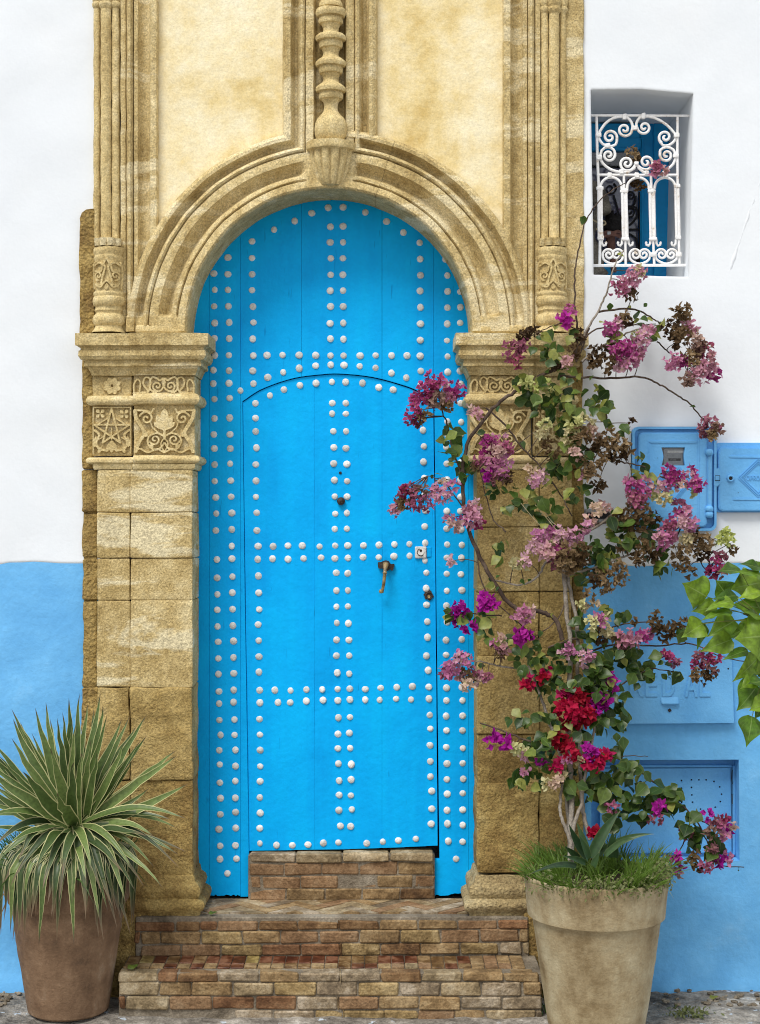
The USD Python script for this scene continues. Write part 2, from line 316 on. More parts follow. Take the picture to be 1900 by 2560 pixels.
def leaf_mat(name, cols, edge=None, tip=None, vein=None, trans=0.35, rough_=0.45, veins=None):
    """Leaf: tone by island (or object), st.x across (0..1), st.y along."""
    N = {"g": ("geometry", {}), "oi": ("object_info", {}), "uv": ("uvmap", {"attribute": "st"}), "s": ("separate_xyz", {}),
         "rnd": ("math", {"math_type": "add"}), "fr": ("math", {"math_type": "fraction"}),
         "r": ("rgb_ramp", {"ramp": [(i / (len(cols) - 1), c) for i, c in enumerate(cols)]}),
         "ns": ("noise_texture", {"scale": 90.0, "detail": 3.0}), "nr": ("map_range", {"from_min": 0.3, "from_max": 0.7, "to_min": 0.75, "to_max": 1.2}),
         "mul": ("mix_color", {"blend_type": "multiply", "fac": 1.0, "use_clamp": False}),
         "d0": ("math", {"math_type": "subtract", "value2": 0.5}), "d1": ("math", {"math_type": "absolute"}),
         "p": ("principled_bsdf", {"roughness": rough_, "specular_ior_level": 0.4}), "t": ("translucent_bsdf", {}), "m": ("mix_closure", {"fac": trans})}
    L = [("g.random_per_island", "rnd.value1"), ("oi.random", "rnd.value2"), ("rnd.value", "fr.value1"), ("fr.value", "r.fac"), ("g.position", "ns.vector"), ("ns.fac", "nr.value"),
         ("r.color", "mul.a"), ("nr.result", "mul.b"), ("uv.UV", "s.vector"), ("s.x", "d0.value1"), ("d0.value", "d1.value1"),
         ("p.BSDF", "m.closure1"), ("t.BSDF", "m.closure2")]
    cur = "mul.result"
    if veins:
        N.update({"va": ("math", {"math_type": "multiply", "value2": 7.0}), "vb": ("math", {"math_type": "multiply_add", "value2": -7.5}), "vc": ("math", {"math_type": "fraction"}),
                  "vw": ("map_range", {"from_min": 0.10, "from_max": 0.0, "to_min": 0.0, "to_max": 0.55, "clamp": True}), "vx": ("mix_color", {"b": veins, "use_clamp": False}),
                  "mt": ("noise_texture", {"scale": 28.0, "detail": 3.0}), "mr": ("map_range", {"from_min": 0.32, "from_max": 0.68, "to_min": 0.62, "to_max": 1.35}), "mm": ("mix_color", {"blend_type": "multiply", "fac": 1.0, "use_clamp": False})})
        L += [("s.y", "va.value1"), ("d1.value", "vb.value1"), ("va.value", "vb.value3"), ("vb.value", "vc.value1"), ("vc.value", "vw.value"), ("vw.result", "vx.fac"),
              ("g.position", "mt.vector"), ("mt.fac", "mr.value"), (cur, "mm.a"), ("mr.result", "mm.b"), ("mm.result", "vx.a")]
        cur = "vx.result"
    for key, val, src in (("vein", vein, None), ("edge", edge, None), ("tip", tip, None)):
        if not val: continue
        col, a, b = val
        N[key + "_w"] = ("map_range", {"from_min": a, "from_max": b, "to_min": 0.0, "to_max": 1.0, "clamp": True})
        N[key + "_x"] = ("mix_color", {"b": col, "use_clamp": False})
        L += [("s.y" if key == "tip" else "d1.value", key + "_w.value"), (key + "_w.result", key + "_x.fac"), (cur, key + "_x.a")]
        cur = key + "_x.result"
    L += [(cur, "p.base_color"), (cur, "t.color")]
    mat(name, N, L, surface="m.closure")

leaf_mat("leaf_green", [(0.016, 0.040, 0.007), (0.030, 0.068, 0.010), (0.055, 0.102, 0.014), (0.10, 0.145, 0.020)], edge=((0.13, 0.16, 0.035), 0.41, 0.5), vein=((0.12, 0.19, 0.06), 0.02, 0.0), rough_=0.4)
leaf_mat("leaf_lime", [(0.055, 0.105, 0.014), (0.10, 0.16, 0.022), (0.17, 0.22, 0.035), (0.26, 0.27, 0.06)], vein=((0.2, 0.27, 0.09), 0.02, 0.0), rough_=0.45)
leaf_mat("agave_leaf", [(0.040, 0.070, 0.016), (0.065, 0.105, 0.025), (0.10, 0.15, 0.038), (0.14, 0.195, 0.055), (0.07, 0.115, 0.03)], edge=((0.58, 0.55, 0.27), 0.405, 0.455), tip=((0.07, 0.045, 0.025), 0.91, 0.975), trans=0.12, rough_=0.42)
leaf_mat("agave_dark", [(0.022, 0.042, 0.012), (0.04, 0.07, 0.02), (0.06, 0.095, 0.03)], edge=((0.42, 0.40, 0.21), 0.395, 0.45), tip=((0.13, 0.085, 0.045), 0.78, 0.95), trans=0.1, rough_=0.45)
leaf_mat("aloe_leaf", [(0.014, 0.038, 0.012), (0.026, 0.062, 0.018), (0.045, 0.09, 0.028)], edge=((0.09, 0.13, 0.05), 0.42, 0.5), tip=((0.18, 0.14, 0.07), 0.9, 0.99), trans=0.12)
leaf_mat("grass_blade", [(0.028, 0.07, 0.010), (0.06, 0.125, 0.015), (0.11, 0.19, 0.024), (0.18, 0.25, 0.045), (0.34, 0.30, 0.13)], trans=0.35, rough_=0.5)
leaf_mat("weed_leaf", [(0.05, 0.085, 0.02), (0.11, 0.155, 0.04), (0.19, 0.21, 0.075), (0.10, 0.12, 0.035)], trans=0.3, rough_=0.55)
leaf_mat("shrub_leaf", [(0.05, 0.12, 0.010), (0.085, 0.175, 0.013), (0.14, 0.245, 0.016), (0.22, 0.33, 0.028)], vein=((0.26, 0.36, 0.09), 0.025, 0.0), veins=(0.20, 0.31, 0.06), trans=0.40, rough_=0.40)
BRACT = {"magenta": ([(0.29, 0.025, 0.15), (0.40, 0.065, 0.245), (0.48, 0.15, 0.31), (0.54, 0.28, 0.35), (0.36, 0.09, 0.18), (0.50, 0.36, 0.30)], ((0.72, 0.55, 0.36), 0.35, 0.0)),
         "pink": ([(0.42, 0.12, 0.28), (0.52, 0.22, 0.38), (0.60, 0.36, 0.44), (0.60, 0.46, 0.32), (0.52, 0.16, 0.36)], ((0.74, 0.64, 0.40), 0.5, 0.0)),
         "purple": ([(0.28, 0.005, 0.20), (0.38, 0.012, 0.28), (0.46, 0.03, 0.33)], ((0.40, 0.03, 0.30), 0.3, 0.0)),
         "red": ([(0.20, 0.002, 0.010), (0.30, 0.003, 0.020), (0.40, 0.006, 0.042), (0.36, 0.008, 0.085)], ((0.5, 0.02, 0.08), 0.3, 0.0)),
         "brown": ([(0.045, 0.025, 0.012), (0.10, 0.060, 0.027), (0.185, 0.118, 0.055), (0.32, 0.225, 0.12)], ((0.22, 0.15, 0.08), 0.4, 0.0)),
         "mauve": ([(0.17, 0.055, 0.075), (0.25, 0.085, 0.115), (0.36, 0.10, 0.19), (0.20, 0.11, 0.085), (0.31, 0.21, 0.17)], ((0.42, 0.29, 0.20), 0.45, 0.0)),
         "wine": ([(0.22, 0.022, 0.07), (0.32, 0.035, 0.12), (0.42, 0.06, 0.20), (0.26, 0.08, 0.08)], ((0.48, 0.32, 0.19), 0.4, 0.0)),
         "cream": ([(0.50, 0.42, 0.24), (0.60, 0.55, 0.32), (0.52, 0.52, 0.22), (0.55, 0.34, 0.33)], ((0.60, 0.58, 0.30), 0.4, 0.0)),
         "lime": ([(0.40, 0.44, 0.12), (0.50, 0.53, 0.18), (0.55, 0.55, 0.26)], ((0.5, 0.55, 0.2), 0.4, 0.0))}
for k, (cols, base) in BRACT.items():
    N = {"g": ("geometry", {}), "oi": ("object_info", {}), "uv": ("uvmap", {"attribute": "st"}), "s": ("separate_xyz", {}),
         "rnd": ("math", {"math_type": "add"}), "fr": ("math", {"math_type": "fraction"}),
         "r": ("rgb_ramp", {"ramp": [(i / (len(cols) - 1), c) for i, c in enumerate(cols)]}),
         "w": ("map_range", {"from_min": base[1], "from_max": base[2], "to_min": 0.0, "to_max": 0.8, "clamp": True}),
         "x": ("mix_color", {"b": base[0], "use_clamp": False}),
         "p": ("principled_bsdf", {"roughness": 0.6, "specular_ior_level": 0.2}), "t": ("translucent_bsdf", {}), "m": ("mix_closure", {"fac": 0.35})}
    mat("bract_" + k, N, [("g.random_per_island", "rnd.value1"), ("oi.random", "rnd.value2"), ("rnd.value", "fr.value1"), ("fr.value", "r.fac"), ("uv.UV", "s.vector"), ("s.y", "w.value"),
                          ("w.result", "x.fac"), ("r.color", "x.a"), ("x.result", "p.base_color"), ("x.result", "t.color"), ("p.BSDF", "m.closure1"), ("t.BSDF", "m.closure2")], surface="m.closure")

# ------------------------------------------------------------------ ground
def ground():
    xs = np.unique(np.r_[-40, -20, -10, -5, -3, np.arange(-2.0, 2.0, 0.02), 2, 3, 5, 10, 20, 40])
    ys = np.unique(np.r_[-60, -30, -15, -8, -5, -3, -2, np.arange(-1.3, 0.1, 0.02), 0.1, 0.4])
    X, Y = np.meshgrid(xs, ys)
    near = np.clip((1.6 - np.abs(X)) * 2, 0, 1) * np.clip((Y + 1.6) * 2, 0, 1)
    P = np.stack([X, Y, np.zeros_like(X)], -1)
    h = fbm(P, 5, 3, 4) * 0.018 + fbm(P, 26, 5, 3) * 0.014
    P[..., 2] = near * h - 0.004
    put("pavement", sweep_grid(P), "concrete", kind="structure", smooth=40)
ground()

# ------------------------------------------------------------------ house wall
PAINT_Z = W(0, 1411)[2]
def house():
    t = thing("house", "whitewashed house wall with a light blue painted lower band", "house", (0, 0, 0))
    rng = np.random.default_rng(2)
    xs = np.linspace(-2.6, 2.6, 120)
    edge = [(x, PAINT_Z + 0.006 * math.sin(x * 5.3 + 1) + 0.003 * math.sin(x * 19) + 0.0022 * rng.normal()) for x in xs]
    window = polyW([(1477, 224), (1600, 222), (1733, 234), (1721, 692), (1484, 687)], 0)
    niche = polyW([(1478, 1901), (1847, 1899), (1849, 2152), (1478, 2152)], 0)
    door = unary_union([polyW([(410, 2400), (410, 800), (1245, 800), (1245, 2400)], 0), polyW([(304, -40), (304, 826), (1348, 826), (1348, -40)], 0)])
    upper = Polygon(edge + [(2.6, 4.6), (-2.6, 4.6)]).difference(window).difference(door)
    lower = Polygon(edge + [(2.6, -0.25), (-2.6, -0.25)]).difference(niche).difference(door)
    def face(poly, name, m):
        g = refine(extr(poly, 0.0, 0.6), 0.035)
        v = g.vertices.copy()
        k = np.clip(1 - v[:, 1] / 0.45, 0, 1)
        w = np.c_[v[:, 0], np.zeros(len(v)), v[:, 2]]
        v[:, 1] += k * (fbm(w, 2.2, 7, 3) * 0.014 + fbm(w, 9, 8, 3) * 0.004)
        inner = v[:, 1] > 0.06
        v[inner, 2] += fbm(v[inner], 9, 9, 2) * 0.006
        if name == "blue_dado":
            foot = np.clip((0.16 - v[:, 2]) / 0.16, 0, 1) * k
            v[:, 1] -= foot ** 2 * (0.035 + fbm(w, 12, 4, 3) * 0.04)
        put(name, trimesh.Trimesh(v, g.faces, process=False), m, t, smooth=35)
    face(upper, "plaster_wall", "white_plaster")
    face(lower, "blue_dado", "blue_plaster")
    rg = [W(x, y, 0.0085) for x, y in smoothline([(1960, 330), (1897, 460), (1868, 545), (1838, 632), (1812, 705)], 6)]
    g = tube(rg, np.linspace(0.007, 0.0105, len(rg)), 8); g.vertices += np.c_[fbm(g.vertices, 30, 1), fbm(g.vertices, 30, 2), fbm(g.vertices, 30, 3)] * 0.006
    put("plaster_ridge", g, "white_plaster", t, smooth=True)
    put("rear_wall", bevbox([-2.6, 0.95, -0.25], [2.6, 1.1, 4.6]), "dark_room", t)
    put("side_wall", bevbox([-2.6, 0.603, -0.25], [-2.4, 0.947, 4.6]), "inner_wall", t)
    put("side_wall", bevbox([2.4, 0.603, -0.25], [2.6, 0.947, 4.6]), "inner_wall", t)
    put("roof", bevbox([-2.6, 0.0, 4.603], [2.6, 1.1, 4.75]), "white_plaster", t)
house()

# ------------------------------------------------------------------ stone doorway
CXA, CYA = 823, 828         # arch centre in photo pixels
MIR = 826                   # mirror axis
def mir(x): return 2 * MIR - x

def grid_mould(prof, tops, bots, seed, d=-0.04, step=0.018, amp=0.0025, back=0.03):
    """Vertical moulding: prof [(px, depth)], each with its own top and bottom pixel row."""
    P = [(prof[0][0], back)] + list(prof) + [(prof[-1][0], back)]
    T = [tops[0]] + list(tops) + [tops[-1]]; B = [bots[0]] + list(bots) + [bots[-1]]
    H = max(abs(W(0, a, d)[2] - W(0, b, d)[2]) for a, b in zip(T, B))
    n = max(2, int(H / step))
    rows = []
    for k in range(n + 1):
        rows.append([np.r_[W(x, a + (b - a) * k / n, d)[0], y, W(x, a + (b - a) * k / n, d)[2]] for (x, y), a, b in zip(P, T, B)])
    R = np.array(rows)
    if P[0][0] > P[-1][0]: R = R[:, ::-1]
    flat = R.reshape(-1, 3)
    flat[:, 1] += fbm(flat, 22, seed, 3) * 2 * amp
    flat[:, 0] += fbm(flat, 18, seed + 9, 3) * 2 * amp
    cap0, cap1 = R[0], R[-1]
    g = sweep_grid(R)
    g.invert()
    caps = []
    for row, flip in ((cap0, False), (cap1, True)):
        q = row.copy(); q[:, 1] = back
        c = sweep_grid([row, q] if flip else [q, row]); caps.append(c)
    return cat_([g] + caps)

def densify(prof, n):
    """Smooth curve through a profile whose points may be marked sharp by repetition."""
    return [tuple(p) for p in smoothline(prof, n)]

def tiers(x0, x1, d0, d1, levels, exL=1, exR=1, step=0.02, seed=0, amp=0.0025):
    """Moulded block: plan rectangle x0..x1 (px) x d0..d1, grown by each level's offset (metres) at pixel row py."""
    a, b = W(x0, 0, d0)[0], W(x1, 0, d0)[0]
    rows = []
    for py, off in levels:
        z = W(0, py, d0 - off)[2]
        xa, xb, yf = a - off * exL, b + off * exR, d0 - off
        nx = max(2, int((xb - xa) / step)); ny = max(2, int((d1 - yf) / step))
        NX, NY = int((b - a) / step) + 2, int((d1 - d0) / step) + 2
        ring = [np.array([xa + (xb - xa) * i / NX, yf, z]) for i in range(NX)] + [np.array([xb, yf + (d1 - yf) * i / NY, z]) for i in range(NY)] + \
               [np.array([xb - (xb - xa) * i / NX, d1, z]) for i in range(NX)] + [np.array([xa, d1 - (d1 - yf) * i / NY, z]) for i in range(NY)]
        rows.append(np.array(ring))
    R = np.array(rows)
    n = fbm(R, 20, seed, 3) * 2 * amp
    R[..., 1] += np.where(R[..., 1] < d1 - 1e-6, n, 0)
    R[..., 2] += fbm(R, 26, seed + 5, 3) * 2 * amp
    R[..., 0] += fbm(R, 16, seed + 3, 3) * 1.4 * amp
    t = sweep_grid(R[::-1], True)
    caps = []
    for row, flip in ((R[0], False), (R[-1], True)):
        c = row.mean(0); m = len(row)
        f = [[i, (i + 1) % m, m] for i in range(m)]
        if flip: f = [q[::-1] for q in f]
        caps.append(trimesh.Trimesh(np.vstack([row, c]), f, process=False))
    return cat_([t] + caps)

def relief(lines, fills, conv, d, depth, seed=0, round_=0.0015):
    """Carving: stroked lines and filled outlines, raised in two steps so that edges are soft."""
    g = []
    for pts, w in lines:
        g.append(LineString([conv(*p) for p in pts]).buffer(w / 2, quad_segs=4))
    for pts in fills:
        q = Polygon([conv(*p) for p in pts]).buffer(0)
        g.append(q)
    u = unary_union(g).simplify(0.0004)
    low = extr(u, d - depth * 0.62, d + 0.004)
    top = u.buffer(-round_)
    parts = [low]
    if not top.is_empty: parts.append(extr(top.simplify(0.0003), d - depth, d - depth * 0.62 + 0.001))
    return cat_(parts)

def petal(x0, y0, x1, y1, w, n=10):
    dx, dy = x1 - x0, y1 - y0; L = math.hypot(dx, dy); ux, uy = dx / L, dy / L
    t = np.linspace(0, 1, n)
    h = w / 2 * np.sin(np.pi * t ** 0.75) ** 0.7 if False else w / 2 * np.power(np.sin(np.pi * np.clip(t, 0.0, 1) ** 1.4), 0.7)
    A = [(x0 + dx * a - uy * b, y0 + dy * a + ux * b) for a, b in zip(t, h)]
    B = [(x0 + dx * a + uy * b, y0 + dy * a - ux * b) for a, b in zip(t, h)]
    return A + B[::-1][1:-1]

def both(cx, lines, fills):
    L = lines + [([(2 * cx - x, y) for x, y in p], w) for p, w in lines]
    Fm = fills + [[(2 * cx - x, y) for x, y in p] for p in fills]
    return L, Fm

def carve_patterns():
    """Four carved designs in the pixel frame of the left capital (scale 4.347, origin 180, 800)."""
    k = 4.347
    P = lambda pts: [(180 + x / k, 800 + y / k) for x, y in pts]
    out = {}
    # palmette with scrolls
    c = 1010
    L, Fm = both(c, [
        (spiral((815, 1072), 78, 200, 1.35, 1, 0.15), 26), ([(700, 985), (760, 985), (815, 990), (870, 1010), (890, 970)], 24),
        (smoothline([(692, 990), (705, 1070), (765, 1170), (790, 1240), (735, 1330), (700, 1430)]).tolist(), 44),
        (smoothline([(1000, 1262), (930, 1232), (850, 1262), (828, 1330), (880, 1405), (960, 1400), (1005, 1340)]).tolist(), 26),
        (spiral((905, 1300), 62, 160, 1.2, -1, 0.2), 24),
        (smoothline([(1005, 1440), (930, 1405), (830, 1440), (740, 1400), (690, 1440)]).tolist(), 24),
        (smoothline([(1010, 1280), (972, 1350), (1010, 1440)]).tolist(), 18),
        (smoothline([(860, 1110), (880, 1170), (950, 1235)]).tolist(), 18)],
        [petal(1000, 1200, 925, 1035, 72), petal(998, 1205, 893, 1110, 56), petal(770, 1210, 830, 1270, 60), petal(890, 1340, 850, 1400, 60)])
    Fm += [petal(1010, 1210, 1010, 962, 96)]
    L += [([(1010, 1190), (1010, 1290)], 34)]
    out["palmette"] = (L, Fm)
    c = 1003
    L, Fm = both(c, [
        (spiral((932, 722), 70, -40, 1.6, 1, 0.12), 24), (smoothline([(990, 640), (960, 660), (930, 640), (880, 625), (850, 680), (860, 760), (920, 795)]).tolist(), 26),
        (smoothline([(835, 780), (780, 700), (800, 630), (850, 640), (858, 700), (835, 780), (760, 790), (680, 800)]).tolist(), 24),
        (smoothline([(680, 790), (680, 700), (720, 650), (750, 690), (740, 770)]).tolist(), 24), ([(672, 800), (1003, 800)], 20)], [petal(1003, 620, 1003, 690, 40)])
    out["scroll"] = (L, Fm)
    st = [(435, 965), (530, 1335), (245, 1140), (630, 1140), (340, 1335), (435, 965)]
    L = [(st, 26), ([(238, 955), (238, 1450)], 18), ([(640, 955), (640, 1450)], 18), ([(240, 955), (640, 955)], 14)]
    Fm = []
    for cx, cy in ((312, 1020), (572, 1025)):
        for a in range(4):
            t = math.radians(45 + 90 * a); Fm.append(petal(cx, cy, cx + 62 * math.cos(t), cy + 62 * math.sin(t), 44))
    L2, F2 = both(437, [(smoothline([(250, 1200), (300, 1250), (270, 1330), (300, 1400), (380, 1420)]).tolist(), 30), ([(250, 1330), (330, 1280)], 16), ([(437, 1180), (437, 1300)], 18), ([(380, 1080), (300, 1130)], 18)],
                  [petal(437, 1300, 380, 1440, 50), petal(265, 1250, 255, 1390, 50), petal(330, 1370, 290, 1450, 46)])
    Fm += [petal(437, 1310, 437, 1450, 60)]
    out["star"] = (L + L2, Fm + F2)
    Fm = []
    for a in range(8):
        t = math.radians(22.5 + 45 * a); Fm.append(petal(440 + 14 * math.cos(t), 718 + 14 * math.sin(t), 440 + 104 * math.cos(t), 718 + 100 * math.sin(t), 62))
    ring = [(440 + 22 * math.cos(x), 718 + 22 * math.sin(x)) for x in np.linspace(0, 6.28, 14)]
    out["rosette"] = ([(ring, 16)], Fm)
    res = {}
    for name, (L, Fm) in out.items():
        res[name] = ([(P(p), w / k) for p, w in L], [P(p) for p in Fm])
    return res
CARVE = carve_patterns()

def carving(name, t, d, depth, mirror=False, dx=0, dy=0, matn="stone_bright"):
    lines, fills = CARVE[name]
    conv = lambda x, y: (W((1662 - x if mirror else x) + dx, y + dy, d)[0], W(0, y + dy, d)[2])
    g = relief([(p, w * S(d)) for p, w in lines], fills, conv, d, depth)
    g.vertices[:, 1] += fbm(g.vertices, 40, 3) * 0.003
    put("carving", g, matn, t, smooth=25)

def shaft_blocks(t, mirror, joints, mats, seed):
    """Pilaster stones, course by course: a narrow and a wide stone, and the rough edge strip."""
    rng = np.random.default_rng(seed)
    for k, (y0, y1) in enumerate(zip(joints[:-1], joints[1:])):
        mt = mats[k]
        amp = 0.0022 if k < 3 else (0.003 if k == 3 else 0.009)
        for x0, x1, d in ((243, 325.5, -0.050), (325.5, 481, -0.058)):
            if mirror: x0, x1 = 1673 - x1, 1673 - x0
            g = 0.45
            a, b = W(x0 + g * 0.3, y1 - g, d), W(x1 - g * 0.3, y0 + g, d)
            dd = rng.normal(0, 0.0015)
            m = bevbox([a[0], d + dd, a[2]], [b[0], 0.135, b[2]], 0.0035, 0.0012, rng)
            m = rough(m, 0.016 if k < 4 else 0.013, amp, 13, seed * 31 + k * 7 + int(x0), 4)
            put("stone_block", m, mt, t, smooth=50)
        xs0, xs1 = (206, 245) if not mirror else (1427, 1459)
        a, b = W(xs0 + rng.uniform(-2, 2), y1 - 1, -0.016), W(xs1, y0 + 1, -0.016)
        if k == 0:
            e0, e1 = W(xs0, 2189, -0.008), W(xs1, 1175, -0.008)
            put("joint_mortar", bevbox([e0[0] + 0.004, -0.007, e0[2]], [e1[0] - 0.004, 0.04, e1[2]]), "stone_edge", t)
        m = rough(bevbox([a[0], -0.016 + rng.normal(0, 0.002), a[2]], [b[0], 0.05, b[2]], 0.005, 0.002, rng), 0.015, 0.007, 16, seed + k + 50, 4)
        put("edge_stone", m, "stone_edge", t, smooth=50)

def capital(t, mirror, seed):
    X = (lambda a, b: (1662 - b, 1662 - a)) if mirror else (lambda a, b: (a, b))
    eL, eR = (1, 0) if mirror else (0, 1)
    # impost: moulded slabs over the narrow and the wide pilaster
    lev = [(832, 0.052), (862, 0.052), (863, 0.046), (869, 0.036), (873, 0.036), (876, 0.042), (888, 0.043), (897, 0.036), (901, 0.024), (905, 0.024), (907, 0.026), (914, 0.026), (917, 0.016), (927, 0.009), (938, 0.003)]
    lev = [lev[0]] + [p for p in lev]
    x = X(330, 486); put("impost", tiers(*x, -0.058, 0.135, lev, eL, eR, seed=seed), "stone_carved", t)
    lev2 = [(p + 1, o * 0.98) for p, o in lev]
    x = X(232, 347); put("impost", tiers(*x, -0.052, 0.05, lev2, eR, eL, seed=seed + 1), "stone_carved", t)
    # frieze and panel grounds
    for a, b, y0, y1, d in ((334, 487, 938, 1140, -0.046), (231, 330, 938, 1140, -0.040)):
        x = X(a, b); q, r = W(x[0], y1, d), W(x[1], y0, d)
        put("panel_ground", rough(bevbox([q[0], d, q[2]], [r[0], 0.135 if a == 334 else 0.05, r[2]], 0.004), 0.02, 0.002, 20, seed + 3), "stone_carved", t, smooth=45)
    q = X(205, 233); a, b = W(q[0], 1172, -0.018), W(q[1], 834, -0.018)
    put("edge_stone", rough(bevbox([a[0], -0.018, a[2]], [b[0], 0.05, b[2]], 0.005), 0.015, 0.006, 16, seed + 8), "stone_edge", t, smooth=45)
    # torus bands
    def band(y0, y1, o):
        m = (y0 + y1) / 2
        return [(y0, 0.002), (y0 + 2, o * 0.7), (m - 4, o), (m, o * 1.05), (m + 4, o), (y1 - 3, o * 0.72), (y1, 0.004)]
    for y0, y1, o in ((984, 1012, 0.018), (1138, 1160, 0.018)):
        x = X(334, 487); put("torus_band", tiers(*x, -0.054, 0.135, band(y0, y1, o), eL, eR, seed=seed + y0), "stone_bright", t)
        x = X(228, 331); put("torus_band", tiers(*x, -0.048, 0.05, band(y0 + 5, y1 + 1, o * 0.85), 1, 1, seed=seed + y1), "stone_bright", t)
    x = X(332, 484); put("fillet", tiers(*x, -0.058, 0.135, [(1160, 0.006), (1168, 0.006), (1174, 0.001)], eL, eR, seed=seed + 2), "stone_bright", t)
    x = X(236, 328); put("fillet", tiers(*x, -0.050, 0.05, [(1160, 0.005), (1168, 0.005), (1174, 0.001)], 1, 1, seed=seed + 2), "stone_bright", t)
    for nm, d, dep in (("palmette", -0.0455, 0.015), ("scroll", -0.0455, 0.014), ("star", -0.0395, 0.013), ("rosette", -0.0395, 0.010)):
        carving(nm, t, d, dep, mirror, dx=0)
    # side of the palmette panel facing the door stays plain
def base_moulding(t, mirror, seed):
    X = (lambda a, b: (1673 - b, 1673 - a)) if mirror else (lambda a, b: (a, b))
    lev = [(2188, 0.0), (2192, 0.006), (2206, 0.010), (2212, 0.018), (2218, 0.026), (2230, 0.030), (2240, 0.027), (2246, 0.022), (2250, 0.030), (2258, 0.043), (2268, 0.046), (2276, 0.042), (2281, 0.030), (2290, 0.028)]
    x = X(322, 481); put("column_base", tiers(*x, -0.058, 0.16, lev, 0 if not mirror else 1, 1 if not mirror else 0, seed=seed, amp=0.005), "stone_brown" if not mirror else "stone_base", t, smooth=45)
    x = X(225, 321); put("column_base", tiers(*x, -0.052, 0.05, lev, 1, 1 if mirror else 1, seed=seed + 1, amp=0.005), "stone_brown" if not mirror else "stone_base", t, smooth=45)

def drum(t, cx, seed, mirror):
    d = -0.028
    prof = [(0, 598), (33, 598), (34, 603), (31, 612), (29, 619), (37, 621), (39, 626), (39, 633), (36, 640), (36.5, 642), (38, 646), (37, 652), (34, 657), (34.5, 690), (35, 730), (38.5, 733), (39, 738), (37, 743), (40, 747), (41.5, 755), (39, 764), (34, 768),
            (35, 774), (36, 778), (33, 781), (33, 786), (38, 790), (41, 798), (41.5, 806), (38, 813), (34.5, 816), (36, 821), (41, 829), (43, 833)]
    g = lathe_px(cx, d, prof, 48)
    v = g.vertices
    g.vertices = v + np.c_[fbm(v, 26, seed), fbm(v, 26, seed + 1), fbm(v, 26, seed + 2)] * 0.005
    p = put("carved_drum", g, "stone_bright", t, smooth=40)
    # carving wrapped on the drum
    c = W(cx, 0, d); r = 34.6 * S(d)
    lines = []
    for s in (-1, 1):
        lines += [(smoothline([(0, 652), (-6 * s, 664), (-4 * s, 676), (-10 * s, 700), (-14 * s, 716), (-30 * s, 714)]).tolist(), 5),
                  (spiral((-20 * s, 694), 12, 90, 1.3, 1 * s, 0.15), 4.5), (smoothline([(-8 * s, 668), (-18 * s, 662), (-32 * s, 668)]).tolist(), 5),
                  (smoothline([(-10 * s, 672), (-14 * s, 684), (-30 * s, 682)]).tolist(), 5), (smoothline([(0, 706), (-8 * s, 714), (-14 * s, 722), (-26 * s, 718)]).tolist(), 5),
                  (smoothline([(-36 * s, 660), (-42 * s, 690), (-36 * s, 724)]).tolist(), 5)]
    g = relief([([(x * 1.0, -y) for x, y in pts], w) for pts, w in lines], [[(x, -y) for x, y in petal(0, 712, 0, 730, 10)]], lambda x, y: (x, y), 0, 5.5, round_=0.5)
    v = refine(g, 3.0)
    q = v.vertices
    ang = q[:, 0] / 34.6; rr = r + (-q[:, 1]) * S(d) * 0.95
    vv = np.c_[c[0] + rr * np.sin(ang), d - rr * np.cos(ang), [W(0, -z, d)[2] for z in q[:, 2]]]
    put("carving", trimesh.Trimesh(vv, v.faces, process=False), "stone_bright", t, smooth=30)
    # scalloped collar
    for a in (-50, -17, 17, 50):
        an = math.radians(a)
        cc = np.array([c[0] + 30 * S(d) * math.sin(an), d - 30 * S(d) * math.cos(an)])
        put("collar_leaf", lathe(cc, [(9.5 * S(d), W(0, 619, d)[2]), (12 * S(d), W(0, 600, d)[2]), (0.001, W(0, 599, d)[2])], 12), "stone_carved", t, smooth=30)

